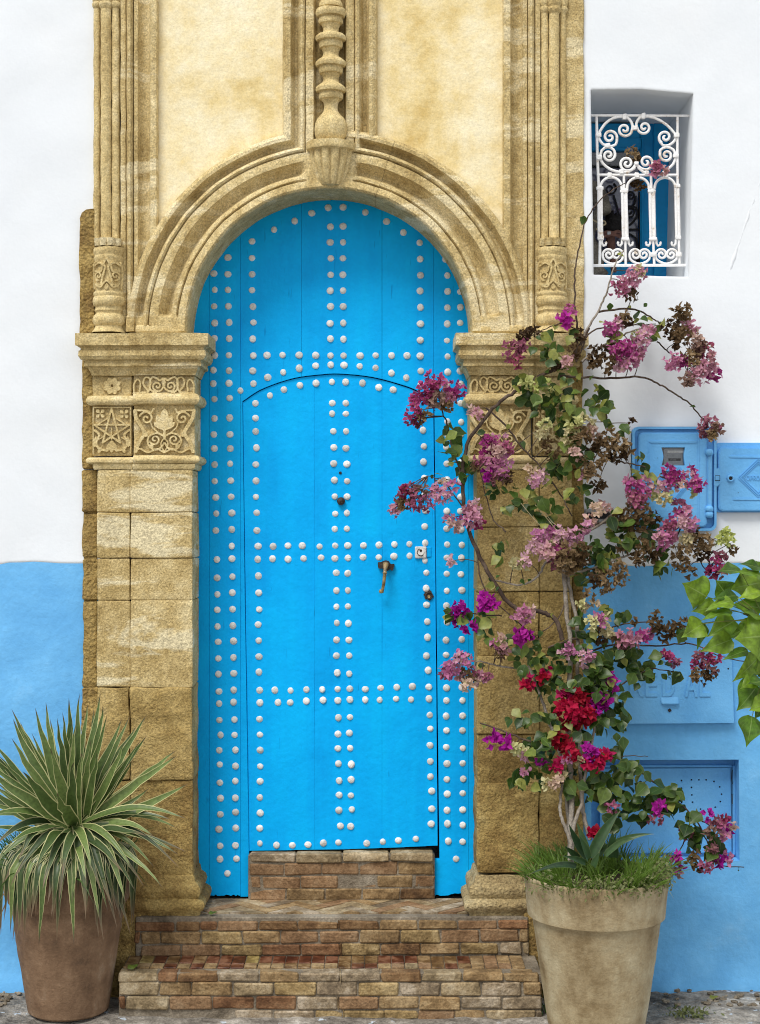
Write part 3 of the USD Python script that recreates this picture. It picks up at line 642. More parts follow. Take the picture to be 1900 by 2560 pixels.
RING = [(510, -0.024), (506, -0.050), (497, -0.060), (489, -0.060), (487.5, -0.050), (486, -0.036), (480, -0.021), (474, -0.022), (470, -0.034), (468, -0.046), (464, -0.060), (459, -0.064), (455, -0.060), (453, -0.050), (452, -0.046),
        (450.5, -0.058), (440, -0.062), (429, -0.062), (427, -0.050), (425, -0.046), (423, -0.040), (417, -0.025), (410, -0.020), (403, -0.025), (398, -0.040), (396, -0.052), (391, -0.062), (385, -0.064), (382, -0.056), (380.5, -0.048), (379, -0.064), (370, -0.068), (362, -0.070), (358, -0.066), (356, -0.058)]
def ring_flat(r):   # height where a groove is stopped
    return -0.064
def arch(t):
    d = -0.06
    s, c = S(d), W(CXA, CYA, d)
    def stone(th0, th1, gap0, gap1, seed, outer):
        rows = []
        n = max(8, int((th1 - th0) / 1.6))
        for k in range(n + 1):
            row = []
            for r, y in RING:
                lo, hi = 2.0, 178.0
                if r > 451.5:      # outer moulding turns up at the centre
                    lim = math.degrees(math.acos((-117 + 510 - r) / r)) if False else math.degrees(math.acos(max(-1, min(1, (-(117 - (510 - r))) / r))))
                    if th0 >= 70: a0, a1 = max(th0, lim if th0 > 85 else th0), th1
                    else: a0, a1 = th0, min(th1, 180 - lim)
                else: a0, a1 = th0, th1
                a = a0 + gap0 + (a1 - gap1 - a0 - gap0) * k / n
                yy = y
                if r < 451.5:      # inner flute is stopped beside the corbel and at the springing
                    w = min(np.clip((a - 5) / 1.5, 0, 1), np.clip((175 - a) / 1.5, 0, 1))
                    if r < 428: w = min(w, max(np.clip((a - 99) / 1.2, 0, 1), np.clip((81 - a) / 1.2, 0, 1)))
                    yy = y * w + ring_flat(r) * (1 - w) if y > ring_flat(r) and 366.5 < r else y
                else:
                    w = min(np.clip((a - 4) / 1.5, 0, 1), np.clip((176 - a) / 1.5, 0, 1))
                    yy = y * w + -0.05 * (1 - w) if y > -0.05 else y
                row.append([c[0] + r * s * math.cos(math.radians(a)), yy, c[2] + r * s * math.sin(math.radians(a))])
            for y in (0.0, 0.07, 0.15):
                a = th0 + gap0 + (th1 - gap1 - th0 - gap0) * k / n
                row.append([c[0] + 356 * s * math.cos(math.radians(a)), y, c[2] + 356 * s * math.sin(math.radians(a))])
            rows.append(row)
        R = np.array(rows)
        f = R.reshape(-1, 3)
        f[:, 1] += fbm(f, 20, seed, 3) * 0.006
        rad = f - np.array([c[0], 0, c[2]]); rad[:, 1] = 0
        f += rad / np.linalg.norm(rad, axis=1, keepdims=True) * (fbm(f, 14, seed + 2, 3) * 0.006)[:, None]
        g = sweep_grid(R)
        ends = []
        for row, flip in ((R[0], True), (R[-1], False)):
            q = row.copy(); q[:, 1] = 0.15
            ends.append(sweep_grid([q, row] if flip else [row, q]))
        out = cat_([g] + ends)
        return out
    for th0, th1, g0, g1, sd in ((0, 32.5, 0, 0.03, 1), (32.5, 71, 0.03, 0.05, 2), (71, 90, 0.05, 0, 3)):
        put("voussoir", stone(th0, th1, g0, g1, sd, True), "stone_carved", t, smooth=32)
    put("voussoir", stone(90, 180, 0, 0, 4, True), "stone_carved", t, smooth=32)
    # springers below the stopped grooves
    for x0, x1 in ((338, 466), (1180, 1308)):
        put("springer", rough(slab(x0, 812, x1, 833, -0.064, 0.14, 0.006), 0.02, 0.002, 18, x0), "stone_bright", t, smooth=45)

def upper_mouldings(t):
    prof = [(300, -0.020), (301, -0.034), (308, -0.036), (313, -0.034), (314.5, -0.024), (316.5, -0.036), (322, -0.050), (327, -0.050), (331, -0.040), (332.5, -0.024), (334.5, -0.036), (344, -0.038), (346, -0.028), (350, -0.018), (357, -0.012), (366, -0.012), (372, -0.020), (375.5, -0.036), (377, -0.050), (392, -0.050), (394, -0.040), (395, -0.018)]
    prof = [(x, y) for x, y in prof]
    def bot(x):
        return 826 - (0 if x < 318 else math.sqrt(max(0, 497 ** 2 - (x - 823) ** 2)))
    P = prof
    put("jamb_moulding", grid_mould(P, [-60] * len(P), [bot(x) for x, _ in P], 11), "stone_carved", t, smooth=32)
    Q = [(mir(x), y) for x, y in P]
    put("jamb_moulding", grid_mould(Q, [-60] * len(Q), [bot(x) for x, _ in P], 12), "stone_carved", t, smooth=32)
    # ground behind colonnettes
    for x0, x1, y1 in ((234, 301, 833), (mir(301), 1460, 833)):
        a, b = W(x0, y1, -0.012), W(x1, -60, -0.012)
        put("edge_stone", rough(bevbox([a[0], -0.012, a[2]], [b[0], 0.05, b[2]], 0.004), 0.02, 0.004, 15, int(x0)), "stone_carved", t, smooth=45)
    poly = [(198, 833), (200, 700), (197, 640), (200, 560), (199, 545), (205, 532), (216, 524), (236, 522), (236, 833)]
    m = rough(extr(polyW(poly, -0.02), -0.020, 0.04), 0.014, 0.006, 16, 77)
    put("edge_stone", m, "stone_edge", t, smooth=50, label="rough stone edge strip beside the left colonnettes")
    # colonnettes
    for cx, hw, d in ((243, 8, -0.014), (265, 13, -0.026), (289, 10, -0.020)):
        for mm in (0, 1):
            x = mir(cx) - (2 if mm else 0) if mm else cx
            prof = [(hw, y) for y in np.linspace(-60, 602, 60)]
            g = lathe_px(x, d, prof, 20)
            v = g.vertices; g.vertices = v + np.c_[fbm(v, 30, cx), fbm(v, 30, cx + 1), np.zeros(len(v))] * 0.005
            put("colonnette", g, "stone_bright", t, smooth=50)
            yc = 14 if not mm else 26
            rp = [(hw * 0.9, yc - 60), (hw + 6, yc - 20), (hw + 4, yc - 12), (hw + 2.5, yc - 8), (hw + 5, yc - 3), (hw + 4.5, yc + 2), (hw + 1, yc + 8), (hw * 0.95, yc + 9)]
            put("collar_ring", lathe_px(x, d, rp, 20), "stone_carved", t, smooth=40)
    drum(t, 273, 21, False); drum(t, mir(273), 22, True)
    # central strips either side of the baluster
    off = [(510 - r, y) for r, y in RING if r > 451.5]
    SP = [(706 + o, y) for o, y in off] + [(765.5, -0.056), (784, -0.058), (787, -0.040), (790, -0.020), (828, -0.018)]
    bt = []
    for x, _ in SP:
        r = 510 - (x - 706)
        bt.append(828 - math.sqrt(r * r - (x - 823) ** 2) + 5 if x < 780 else 395)
    put("centre_moulding", grid_mould(SP, [-60] * len(SP), bt, 31), "stone_carved", t, smooth=32)
    Q = [(1650 - x, y) for x, y in SP]
    put("centre_moulding", grid_mould(Q, [-60] * len(Q), bt, 32), "stone_carved", t, smooth=32)
    # plain ground of the spandrel between ring and corbel
    put("keystone", rough(extr(polyW([(758, 474), (766, 380), (770, 366), (884, 366), (888, 380), (896, 474), (870, 467), (823, 463), (776, 467)], -0.05), -0.046, 0.1), 0.02, 0.003, 18, 5), "stone_carved", t, smooth=45)
    # cream panels
    for s in (0, 1):
        pts = [(394, -60), (709, -60), (709, 346)]
        for a in np.linspace(math.acos((709 - 823) / 496), math.acos((394 - 823) / 496), 30):
            pts.append((823 + 496 * math.cos(a), 828 - 496 * math.sin(a)))
        if s: pts = [((1650 - x) + (4 if x < 600 else 0), y) for x, y in pts]
        g = refine(extr(polyW(pts, -0.022), -0.022, 0.03), 0.03)
        v = g.vertices; v[:, 1] += fbm(v, 5, 40 + s, 3) * 0.006
        put("plaster_panel", trimesh.Trimesh(v, g.faces, process=False), "cream_plaster", t, smooth=40)

def baluster(t):
    d = -0.062; cx = 827
    pr = [(0, -60), (20, -60), (18, -20), (20, -6), (30, 12), (30, 20), (24, 22), (36, 25), (38, 31), (38, 37), (35, 43), (29, 45), (30, 48), (31, 54), (29, 60), (24, 62), (20, 70), (19.5, 78), (22, 84)]
    for y0 in (88, 152, 216):
        pr += [(33, y0), (37, y0 + 4), (38, y0 + 9), (36, y0 + 15), (29, y0 + 17), (30, y0 + 21), (30, y0 + 28), (28, y0 + 33), (24, y0 + 34)]
        if y0 < 216: pr += [(20, y0 + 41), (19, y0 + 48), (22, y0 + 56), (28, y0 + 60)]
    pr += [(19, 256), (17, 266), (18, 278), (24, 288), (33, 297), (39, 308), (41, 322), (40, 336), (36, 347), (31, 354), (30, 358)]
    g = lathe_px(cx, d, pr, 44)
    v = g.vertices; g.vertices = v + np.c_[fbm(v, 26, 1), fbm(v, 26, 2), fbm(v, 26, 3)] * 0.005
    put("baluster", g, "stone_bright", t, smooth=35)
    # fluted corbel
    n = 144; rows = []
    prof = [(61, 354), (62, 368), (60, 373), (53, 376), (53.5, 378), (52, 392), (47, 412), (41, 432), (34, 450), (27, 460), (10, 464)]
    c = W(cx, 0, -0.05)
    a = np.linspace(0, 2 * np.pi, n + 1)
    for k, (h, py) in enumerate(prof):
        fl = 0 if py < 377 else 0.17
        r = h * S(-0.05) * (1 + fl * np.abs(np.sin(a * 6)) ** 0.6 - fl)
        rows.append(np.c_[c[0] + r * np.cos(a), -0.052 + r * 0.95 * np.sin(a), np.full(n + 1, W(0, py, -0.08)[2])])
    g = sweep_grid(rows[::-1])
    cap = np.vstack([rows[0], [[c[0], -0.052, rows[0][0, 2]]]])
    f = [[i, i + 1, n + 1] for i in range(n)]
    g = cat_([g, trimesh.Trimesh(cap, f, process=False)])
    g.vertices = g.vertices + np.c_[fbm(g.vertices, 26, 5), fbm(g.vertices, 26, 6), fbm(g.vertices, 26, 7)] * 0.005
    put("fluted_corbel", g, "stone_bright", t, smooth=38)

def doorway():
    t = thing("stone_doorway", "carved sandstone doorway with round arch, pilasters and cream panels", "doorway", (W(823, 2290)[0], 0, 0.278))
    shaft_blocks(t, False, [1174, 1281, 1396, 1501, 1719, 1951, 2190], ["stone_shaft", "stone_shaft", "stone_shaft", "stone_shaft", "stone_mid", "stone_brown"], 5)
    shaft_blocks(t, True, [1174, 1318, 1480, 1640, 1836, 1958, 2182], ["stone_mid", "stone_mid", "stone_brown", "stone_mid", "stone_brown", "stone_brown"], 9)
    capital(t, False, 3); capital(t, True, 13)
    base_moulding(t, False, 4); base_moulding(t, True, 6)
    for x0, x1 in ((236, 352), (1312, 1440)):
        a, b = W(x0, 2475, -0.095), W(x1, 2288, -0.095)
        put("plinth_stone", rough(bevbox([a[0], -0.095, -0.02], [b[0], 0.02, 0.284], 0.006), 0.016, 0.007, 16, x0, 4), "stone_edge", t, smooth=45)
    arch(t); upper_mouldings(t); baluster(t)
doorway()

# ------------------------------------------------------------------ studded door
STUDS = {
 (480, 480): [(760,87),(843,85),(668,118),(967,113),(573,162),(1085,165),(458,210),(1180,226),(773,194),(843,191),(335,275),(1271,284),(201,366),(771,281),(843,281),(335,369),(1273,374),(122,455),(201,459),(775,370),(842,370),(335,459),(1275,465),(1415,376),(1425,467),(1488,478),(126,546),(201,546),(774,462),(842,462),(335,548),(1273,552),(1426,555),(1497,557),(123,638),(203,638),(771,551),(843,551),(340,640),(1275,644),(1426,646),(1497,643),(127,731),(208,729),(773,639),(844,639),(343,728),(1275,736),(1424,737),(1496,731),(125,818),(208,818),(771,733),(844,731),(339,820),(1274,827),(1423,830),(1494,828),(772,819),(845,822),(126,911),(206,911),(342,913),(419,911),(505,910),(598,910),(690,912),(773,913),(846,913),(938,914),(1025,912),(1114,913),(1200,913),(1274,915),(1426,919),(1490,915),(119,995),(207,998),(339,998),(1277,999),(1427,1005),(1496,999),(774,965),(848,967),(690,970),(598,984),(509,1006),(423,1035),(270,1109),(936,972),(1025,983),(1113,1011),(1196,1037),(1277,1074),(1424,1072),(1500,1072),(119,1070),(207,1068),(343,1070),(781,1060),(857,1061),(692,1067),(602,1079),(513,1103),(435,1136),(951,1067),(1042,1091),(1122,1104),(125,1155),(210,1150)],
 (480, 960): [(354,108),(783,107),(858,107),(125,192),(210,189),(355,190),(782,165),(859,167),(356,265),(789,264),(861,264),(1289,258),(122,282),(212,281),(359,356),(792,354),(860,359),(1294,348),(125,360),(214,360),(357,449),(791,444),(864,447),(1292,435),(126,450),(212,445),(358,541),(795,536),(866,543),(1296,526),(127,543),(216,539),(357,630),(797,628),(865,629),(1299,617),(133,633),(218,629),(361,720),(799,724),(865,720),(1304,707),(135,724),(222,720),(363,818),(797,810),(865,808),(1299,796),(133,818),(222,812),(369,905),(453,907),(535,902),(615,902),(712,907),(798,904),(869,901),(957,901),(1044,899),(1130,895),(1214,893),(1302,887),(222,904),(367,979),(450,975),(536,977),(623,974),(721,968),(798,973),(870,971),(955,967),(1042,967),(1127,962),(1214,960),(1299,986),(139,979),(223,975),(371,1072),(805,1055),(870,1057),(1308,1053),(140,1082),(226,1075),(1425,108),(1499,108),(1425,210),(1502,213),(1501,280),(1424,280),(1418,352),(1494,352),(1421,445),(1498,440),(1423,535),(1500,535),(1425,625),(1500,630),(1422,710),(1497,710),(1422,808),(1502,810),(1424,897),(1507,899),(1422,970),(1503,970),(1422,1060),(1500,1062)],
 (480, 1420): [(142,147),(225,138),(372,138),(806,126),(870,125),(1307,114),(142,233),(226,230),(375,229),(806,216),(870,215),(1309,206),(143,326),(228,322),(369,316),(808,307),(873,308),(1313,299),(146,412),(232,408),(373,405),(807,401),(876,401),(1315,387),(147,505),(231,499),(374,495),(806,490),(877,489),(1308,490),(148,592),(233,588),(374,581),(811,584),(877,590),(1318,571),(151,689),(233,681),(378,683),(463,681),(550,684),(638,679),(727,678),(813,676),(881,674),(967,676),(1053,670),(1142,666),(1230,661),(1321,664),(151,757),(232,749),(379,751),(480,750),(548,750),(638,742),(731,737),(814,739),(881,734),(967,735),(1047,735),(1139,729),(1222,734),(1322,729),(153,849),(237,846),(377,844),(817,835),(882,832),(1328,821),(159,932),(238,932),(380,930),(815,927),(878,920),(1330,896),(152,1017),(242,1015),(380,1017),(814,1006),(883,1005),(1328,990),(155,1097),(243,1105),(380,1107),(817,1092),(889,1096),(1330,1079),(1422,128),(1506,124),(1420,211),(1505,210),(1423,302),(1506,305),(1417,403),(1506,398),(1418,485),(1505,487),(1420,576),(1507,576),(1420,669),(1506,665),(1420,740),(1510,739),(1418,827),(1511,825),(1420,906),(1510,906),(1419,1000),(1512,1005),(1424,1092),(1511,1090)],
 (480, 1880): [(156,171),(242,162),(381,163),(821,160),(888,154),(1331,138),(159,258),(242,256),(379,254),(821,240),(887,243),(1338,218),(158,348),(243,336),(381,340),(820,325),(892,320),(1339,317),(150,431),(244,425),(378,425),(828,413),(885,415),(1335,401),(378,510),(157,524),(243,521),(471,520),(560,521),(647,517),(733,508),(817,505),(975,509),(1065,501),(1152,494),(1249,485),(156,598),(248,596),(198,678),(1422,152),(1513,149),(1425,234),(1511,231),(1423,325),(1511,322),(1425,400),(1511,408),(1430,497),(1510,501),(1474,597)]}
def door():
    D0, D1 = 0.140, 0.146
    rng = np.random.default_rng(41)
    t = thing("studded_door", "bright blue plank door with rows of white studs under the round stone arch", "door", W(840, 2245, D0))
    th = np.linspace(math.pi, 0, 50)
    outline = [(476, 2242)] + [(826 + 368 * math.cos(a), 852 - 368 * math.sin(a)) for a in th] + [(1208, 2240)]
    shape = polyW(outline, D0)
    arc = [(606, 1003)] + smoothline([(606, 1003), (655, 972), (730, 946), (800, 936), (852, 934), (930, 942), (1000, 960), (1045, 977), (1086, 1004)]).tolist()[1:]
    hole_px = arc + [(1090, 1400), (1099, 2150), (1086, 2150), (1086, 2400), (622, 2400), (622, 2130), (612, 1500)]
    hole = polyW(hole_px, D0)
    body = shape.difference(hole)
    def planks(region, xs, d, parent, seed, ragged=False, sg=0.36):
        for k, (a, b) in enumerate(zip(xs[:-1], xs[1:])):
            strip = polyW([(a + sg, 300), (b - sg, 300), (b - sg, 2500), (a + sg, 2500)], d)
            p = region.intersection(strip)
            if p.is_empty: continue
            if ragged and (a < 530 or b > 1150):
                lo = W(0, 2243, d)[2]
                xw = np.arange(W(a, 0, d)[0] - 0.02, W(b, 0, d)[0] + 0.02, 0.006)
                cut = Polygon([(x, lo + 0.004 + abs(rng.normal(0, 0.003)) + (max(0, (x - W(1110, 0, d)[0])) * 0.16 if b > 1150 else 0)) for x in xw] + [(xw[-1], -1), (xw[0], -1)])
                p = p.difference(cut)
            g = refine(extr(p, d, d + 0.034), 0.03)
            v = g.vertices.copy(); fr = v[:, 1] < d + 0.02
            v[fr, 1] += (fbm(v[fr], 4, seed + k, 3) * 0.006 + fbm(v[fr], 25, seed + k, 2) * 0.0016) + rng.normal(0, 0.0002)
            put("plank", trimesh.Trimesh(v, g.faces, process=False), "door_paint", parent, smooth=28)
    planks(body, [470, 524, 601, 754, 955, 1083, 1172, 1215], D0, t, 3, True)
    inner = polyW([(x + (1.5 if x < 850 else -3.0), y + 2.5) for x, y in arc] + [(1088, 1400), (1094, 2114), (980, 2119), (860, 2123), (623, 2127), (614, 1500)], D1)
    slabm = refine(extr(inner.buffer(-0.004), D1 + 0.036, D1 + 0.05), 0.05)
    w = put("wicket_door", slabm, "door_paint", t, smooth=28)
    planks(inner, [600, 786, 955, 1110], D1, w, 17, sg=0.16)
    def stud(px, py, d, parent):
        c = W(px, py, d); r = 8.6 * S(d) * rng.uniform(0.92, 1.09)
        if py > 2080: r *= 0.96
        n = 14; prof = [(1.0, 0.0), (1.0, 0.12), (0.94, 0.28), (0.78, 0.44), (0.52, 0.55), (0.25, 0.60), (0.0, 0.61)]
        a = np.linspace(0, 2 * np.pi, n + 1); tilt = rng.normal(0, 0.07, 2); e = rng.uniform(0.95, 1.05)
        rows = []
        for rr, h in prof:
            x, z = rr * r * e * np.cos(a), rr * r / e * np.sin(a)
            rows.append(np.c_[c[0] + x, c[1] + 0.0015 - (h * r + tilt[0] * x + tilt[1] * z), c[2] + z])
        rows[0] = rows[0] + np.array([0, 0.007, 0])
        g = sweep_grid(rows[::-1])
        g.vertices = g.vertices + np.c_[fbm(g.vertices, 90, 3), fbm(g.vertices, 90, 4), fbm(g.vertices, 90, 5)] * 0.0016
        g.invert()
        put("stud", g, "stud_paint", parent, smooth=True)
    innerb = inner.buffer(0.001)
    for (ox, oy), pts in STUDS.items():
        for x, y in pts:
            px, py = ox + x / 2.2324, oy + y / 2.2324
            p = W(px, py, D1)
            isin = innerb.contains(Point(p[0], p[2]))
            stud(px, py, (D1 if isin else D0), w if isin else t)
    # knocker: iron rosette with a hanging brass striker
    q = lambda x, y, d: W(930 + x / 9.178, 1340 + y / 9.178, d)
    dk = D1 - 0.001
    plate = smoothline([(135, 600), (215, 595), (270, 570), (380, 570), (430, 640), (505, 640), (510, 680), (470, 790), (400, 760), (350, 800), (270, 760), (210, 740), (145, 730), (135, 600)], 4)
    put("knocker_plate", extr(Polygon([(q(x, y, dk)[0], q(x, y, dk)[2]) for x, y in plate]).buffer(0), dk - 0.012, dk + 0.003), "old_iron", w, smooth=30)
    pts = smoothline([q(315, 640, dk - 0.014), q(310, 700, dk - 0.032), q(300, 800, dk - 0.042), q(290, 900, dk - 0.044), q(275, 1050, dk - 0.042), q(250, 1200, dk - 0.036), q(228, 1290, dk - 0.030)], 8)
    r = np.interp(np.linspace(0, 1, len(pts)), [0, 0.12, 0.25, 0.38, 0.42, 0.46, 0.7, 0.9, 1], np.array([75, 68, 46, 40, 58, 40, 38, 36, 42]) * S() / 9.178)
    g = tube(pts, r, 12)
    e = trimesh.creation.icosphere(2, 50 * S() / 9.178); e.apply_translation(q(205, 1270, dk - 0.028))
    put("knocker_striker", cat_([g, e]), "brass", w, smooth=40)
    put("knocker_boss", lathe_y(q(315, 630, dk - 0.01), [(0.0115, 0.006), (0.011, -0.006), (0.007, -0.014), (0, -0.016)]), "old_iron", w, smooth=40)
    # cylinder lock
    a, b = q(985, 510, D1), q(1250, 240, D1)
    lk = rough(bevbox([a[0], D1 - 0.010, a[2]], [b[0], D1 + 0.004, b[2]], 0.003), 0.006, 0.0006, 60, 2)
    lp = put("lock_case", lk, "stud_paint", w, smooth=40)
    a, b = q(1255, 485, D1), q(1360, 250, D1)
    put("lock_plate", bevbox([a[0], D1 - 0.005, a[2]], [b[0], D1 + 0.004, b[2]], 0.002), "door_paint", w)
    put("lock_cylinder", lathe_y(q(1120, 370, D1 - 0.010), [(0.0125, 0.003), (0.0125, -0.0005), (0.0115, -0.0012), (0.0, -0.0012)]), "stud_paint", lp)
    rg = [q(1120 + 82 * math.cos(x), 372 + 78 * math.sin(x), D1 - 0.0115) for x in np.linspace(0.9, 4.4, 20)]
    put("cylinder_gap", tube(rg, 0.0013, 6), "old_iron", lp)
    put("keyhole", lathe_y(q(1120, 335, D1 - 0.0118), [(0.0048, 0.002), (0.0048, -0.0002), (0.0, -0.0002)]), "old_iron", lp)
    # old lock hole low on the right and round iron knob in the middle
    rag = [(1300 + (105 + 22 * math.sin(7 * x) * math.cos(3 * x)) * math.cos(x), 1365 + (105 + 20 * math.cos(5 * x)) * math.sin(x)) for x in np.linspace(0, 6.2, 40)]
    put("lock_rose", extr(Polygon([(q(x, y, D1)[0], q(x, y, D1)[2]) for x, y in rag]).buffer(0), D1 - 0.0045, D1 + 0.003), "old_iron", w)
    rg = [q(1310 + 76 * math.cos(x), 1370 + 72 * math.sin(x), D1 - 0.006) for x in np.linspace(0, 6.283, 24)]
    put("lock_ring", tube(rg, 0.0018, 6), "old_iron", w, smooth=40)
    put("key_guide", lathe_y(q(1305, 1392, D1 - 0.005), [(0.0052, 0.003), (0.0052, -0.002), (0.0, -0.002)]), "brass", w)
    put("iron_knob", lathe_y(W(480 + 832 / 2.2324, 960 + 654 / 2.2324, D1), [(0.0095, 0.003), (0.0135, -0.003), (0.0145, -0.009), (0.0125, -0.015), (0.007, -0.019), (0, -0.020)]), "old_iron", w, smooth=40)
    put("peep_hole", lathe_y(W(480 + 828 / 2.2324, 960 + 496 / 2.2324, D1), [(0.0052, 0.003), (0.0052, -0.0025), (0.0, -0.0025)]), "dark_iron", w)

def lathe_y(c, prof, n=20):
    """Disc facing the camera: prof = (radius, offset along y), from the rim to the centre."""
    a = np.linspace(0, 2 * np.pi, n + 1)
    rows = [np.c_[c[0] + r * np.cos(a), np.full(n + 1, c[1] + o), c[2] + r * np.sin(a)] for r, o in prof]
    g = sweep_grid(rows)
    return g
door()

# ------------------------------------------------------------------ brick steps and threshold
TONES = ["red", "brown", "tan", "pale", "olive", "grey", "dusty"]
def brick(rng, px0, px1, py0, py1, d, depth, tone, t, broken=False):
    a, b = W(px0, py1, d), W(px1, py0, d)
    dd = rng.normal(0, 0.0016)
    m = bevbox([a[0], d + dd, a[2]], [b[0], d + depth, b[2]], 0.0045, 0.0016, rng)
    if broken:
        m = rough(m, 0.012, 0.004, 45, int(px0), 3)
    put("brick", m, "brick_" + tone, t, smooth=25)

def course(rng, t, xs, py0, py1, d, depth, tones, slope=0.0, joint=3.2):
    for k, (a, b) in enumerate(zip(xs[:-1], xs[1:])):
        s = slope * ((a + b) / 2 - 825)
        j = joint * rng.uniform(0.7, 1.3)
        brick(rng, a + j / 2, b - j / 2, py0 + s + rng.normal(0, 0.5), py1 + s + rng.normal(0, 0.5), d, depth, tones[k % len(tones)] if k < len(tones) else rng.choice(TONES), t, rng.random() < 0.16)

def steps():
    rng = np.random.default_rng(12)
    t = thing("brick_steps", "two worn steps of mixed reddish and tan bricks below the blue door", "steps", (W(825, 2540, -0.3)[0], -0.306, 0))
    dl, du = -0.306, -0.110
    zl, zu = 0.145, 0.278
    c1 = [282 + 280 + 0] # unused anchor
    L = lambda v, o=280: [o + x / 2.848 for x in v]
    nose = L([42, 325, 464, 757, 1047, 1332, 1626]) + L([87, 377, 667, 957, 1252, 1508], 820)
    course(rng, t, nose, 2433, 2455, dl, 0.052, ["pale", "red", "brown", "grey", "tan", "grey", "pale", "grey", "brown", "pale", "tan", "tan"])
    r1 = L([44, 340, 565, 858, 1152, 1456]) + L([210, 510, 800, 1090, 1380, 1525], 820)
    course(rng, t, r1, 2457, 2489, dl, 0.06, ["pale", "tan", "tan", "pale", "olive", "grey", "olive", "grey", "pale", "grey", "tan"])
    r2 = L([48, 95, 405, 717, 1020, 1315, 1610]) + L([72, 362, 650, 945, 1238, 1527], 820)
    course(rng, t, r2, 2492, 2524, dl, 0.06, ["red", "pale", "dusty", "red", "red", "grey", "tan", "dusty", "tan", "tan", "grey", "grey"])
    r3 = L([870, 1150, 1440, 1650]) + L([112, 402, 640, 900, 1120, 1480, 1528], 820)
    course(rng, t, r3, 2527, 2552, dl, 0.06, ["grey", "grey", "olive", "olive", "olive", "olive", "dusty", "tan", "pale", "grey"])
    nose = L([160, 450, 628, 748, 1042, 1324, 1612]) + L([76, 365, 645, 925, 1210, 1432], 820)
    course(rng, t, nose, 2303, 2326, du, 0.05, ["red", "brown", "red", "dusty", "brown", "brown", "brown", "brown", "tan", "tan", "dusty", "red"], slope=-0.007)
    r1 = L([155, 203, 345, 635, 924, 1200, 1476]) + L([222, 512, 800, 1082, 1362, 1432], 820)
    course(rng, t, r1, 2328, 2358, du, 0.05, ["red", "tan", "tan", "olive", "tan", "dusty", "dusty", "tan", "olive", "dusty", "dusty", "tan"], slope=-0.007)
    r2 = L([204, 492, 776, 1068, 1347, 1630]) + L([92, 376, 658, 940, 1220, 1384, 1432], 820)
    course(rng, t, r2, 2361, 2389, du, 0.05, ["dusty", "dusty", "olive", "red", "red", "brown", "olive", "brown", "tan", "olive", "grey"], slope=-0.007)
    # mortar cores
    def core(x0, x1, d, z, y1, b=0.004):
        a, c = W(x0, 0, d)[0], W(x1, 0, d)[0]
        put("mortar_bed", rough(bevbox([a, d + 0.0075, -0.05], [c, y1, z], b), 0.03, 0.002, 30, int(x0)), "mortar", t, smooth=45)
    core(296, 1355, dl, zl - 0.006, du + 0.02)
    core(337, 1322, du, zu - 0.005, 0.30)
    # tread of the lower step: two rows of small tiles, wet in the middle
    x0w, x1w = W(300, 0, dl)[0], W(1350, 0, dl)[0]
    wid = 0.0445; n = int((x1w - x0w) / wid)
    ya, yb = dl + 0.054, du - 0.002
    rows = [(ya, ya + (yb - ya) * 0.36), (ya + (yb - ya) * 0.36, yb)]
    for i in range(n):
        for k, (q0, q1) in enumerate(rows):
            split = rng.random() < 0.25
            xc = x0w + (i + 0.5) * wid
            px = 950 + xc * FPX / (DIST - 0.2)
            wet = 320 + rng.normal(0, 18) < px < 1205 + rng.normal(0, 22) and not (k == 0 and rng.random() < 0.30)
            m = ("wet_" + rng.choice(["red", "red", "tan", "red", "tan", "yellow"], p=[.25, .2, .2, .15, .1, .1])) if wet else "brick_" + rng.choice(["tan", "dusty", "pale", "tan"])
            g = 0.0012
            zt = zl + rng.normal(0, 0.0006) - (0.001 if wet else 0)
            b = bevbox([xc - wid / 2 + g, q0 + g, zt - 0.02], [xc + wid / 2 - g, q1 - g, zt], 0.0018, 0.0005, rng)
            put("tread_tile", b, m, t, smooth=25)
    # herringbone landing
    Lx0, Lx1 = W(462, 0, 0)[0], W(1215, 0, 0)[0]
    region = Polygon([(Lx0, du + 0.048), (Lx1 + 0.02, du + 0.048), (Lx1 + 0.03, 0.135), (Lx0, 0.135)])
    a, b = 0.046, 0.138
    cnt = 0
    for i in range(-40, 40):
        for j in range(-14, 14):
            for o in (0, 1):
                # unit herringbone: horizontal and vertical brick pairs stepped along the diagonal
                ox, oy = i * a + j * b, i * a - j * b
                r = sbox(ox, oy, ox + b, oy + a) if o == 0 else sbox(ox + b, oy, ox + b + a, oy + b) if False else sbox(ox, oy + a, ox + a, oy + a + b)
                r = affinity.rotate(r.buffer(-0.0012, join_style=2), 45, origin=(0, 0))
                q = r.intersection(region)
                if q.is_empty or q.area < 1.2e-4 or q.geom_type != "Polygon": continue
                e = trimesh.creation.extrude_polygon(q, 0.016, engine="earcut")
                e.apply_translation([0, 0, zu - 0.0155 + rng.normal(0, 0.0007)])
                put("landing_tile", e, "brick_" + rng.choice(["tan", "grey", "dusty", "pale"]), t, smooth=False); cnt += 1
    # small bricks either side where the column bases stand
    for x0, x1 in ((338, 458), (1218, 1322)):
        p, q = W(x0, 0, du)[0], W(x1, 0, du)[0]
        put("mortar_bed", rough(bevbox([p, du + 0.05, zu - 0.02], [q, 0.1, zu + 0.002], 0.003), 0.02, 0.002, 30, 4), "mortar", t, smooth=45)
    # threshold
    th = thing("brick_threshold", "low wall of tan bricks closing the gap under the blue door", "threshold", W(853, 2250, 0.115))
    C = lambda v: [480 + x / 2.2324 for x in v]
    d = 0.113
    course(rng, th, C([322, 579, 837, 1105, 1350]), 2134, 2155, d - 0.006, 0.09, ["grey", "pale", "pale", "pale"], slope=-0.006)
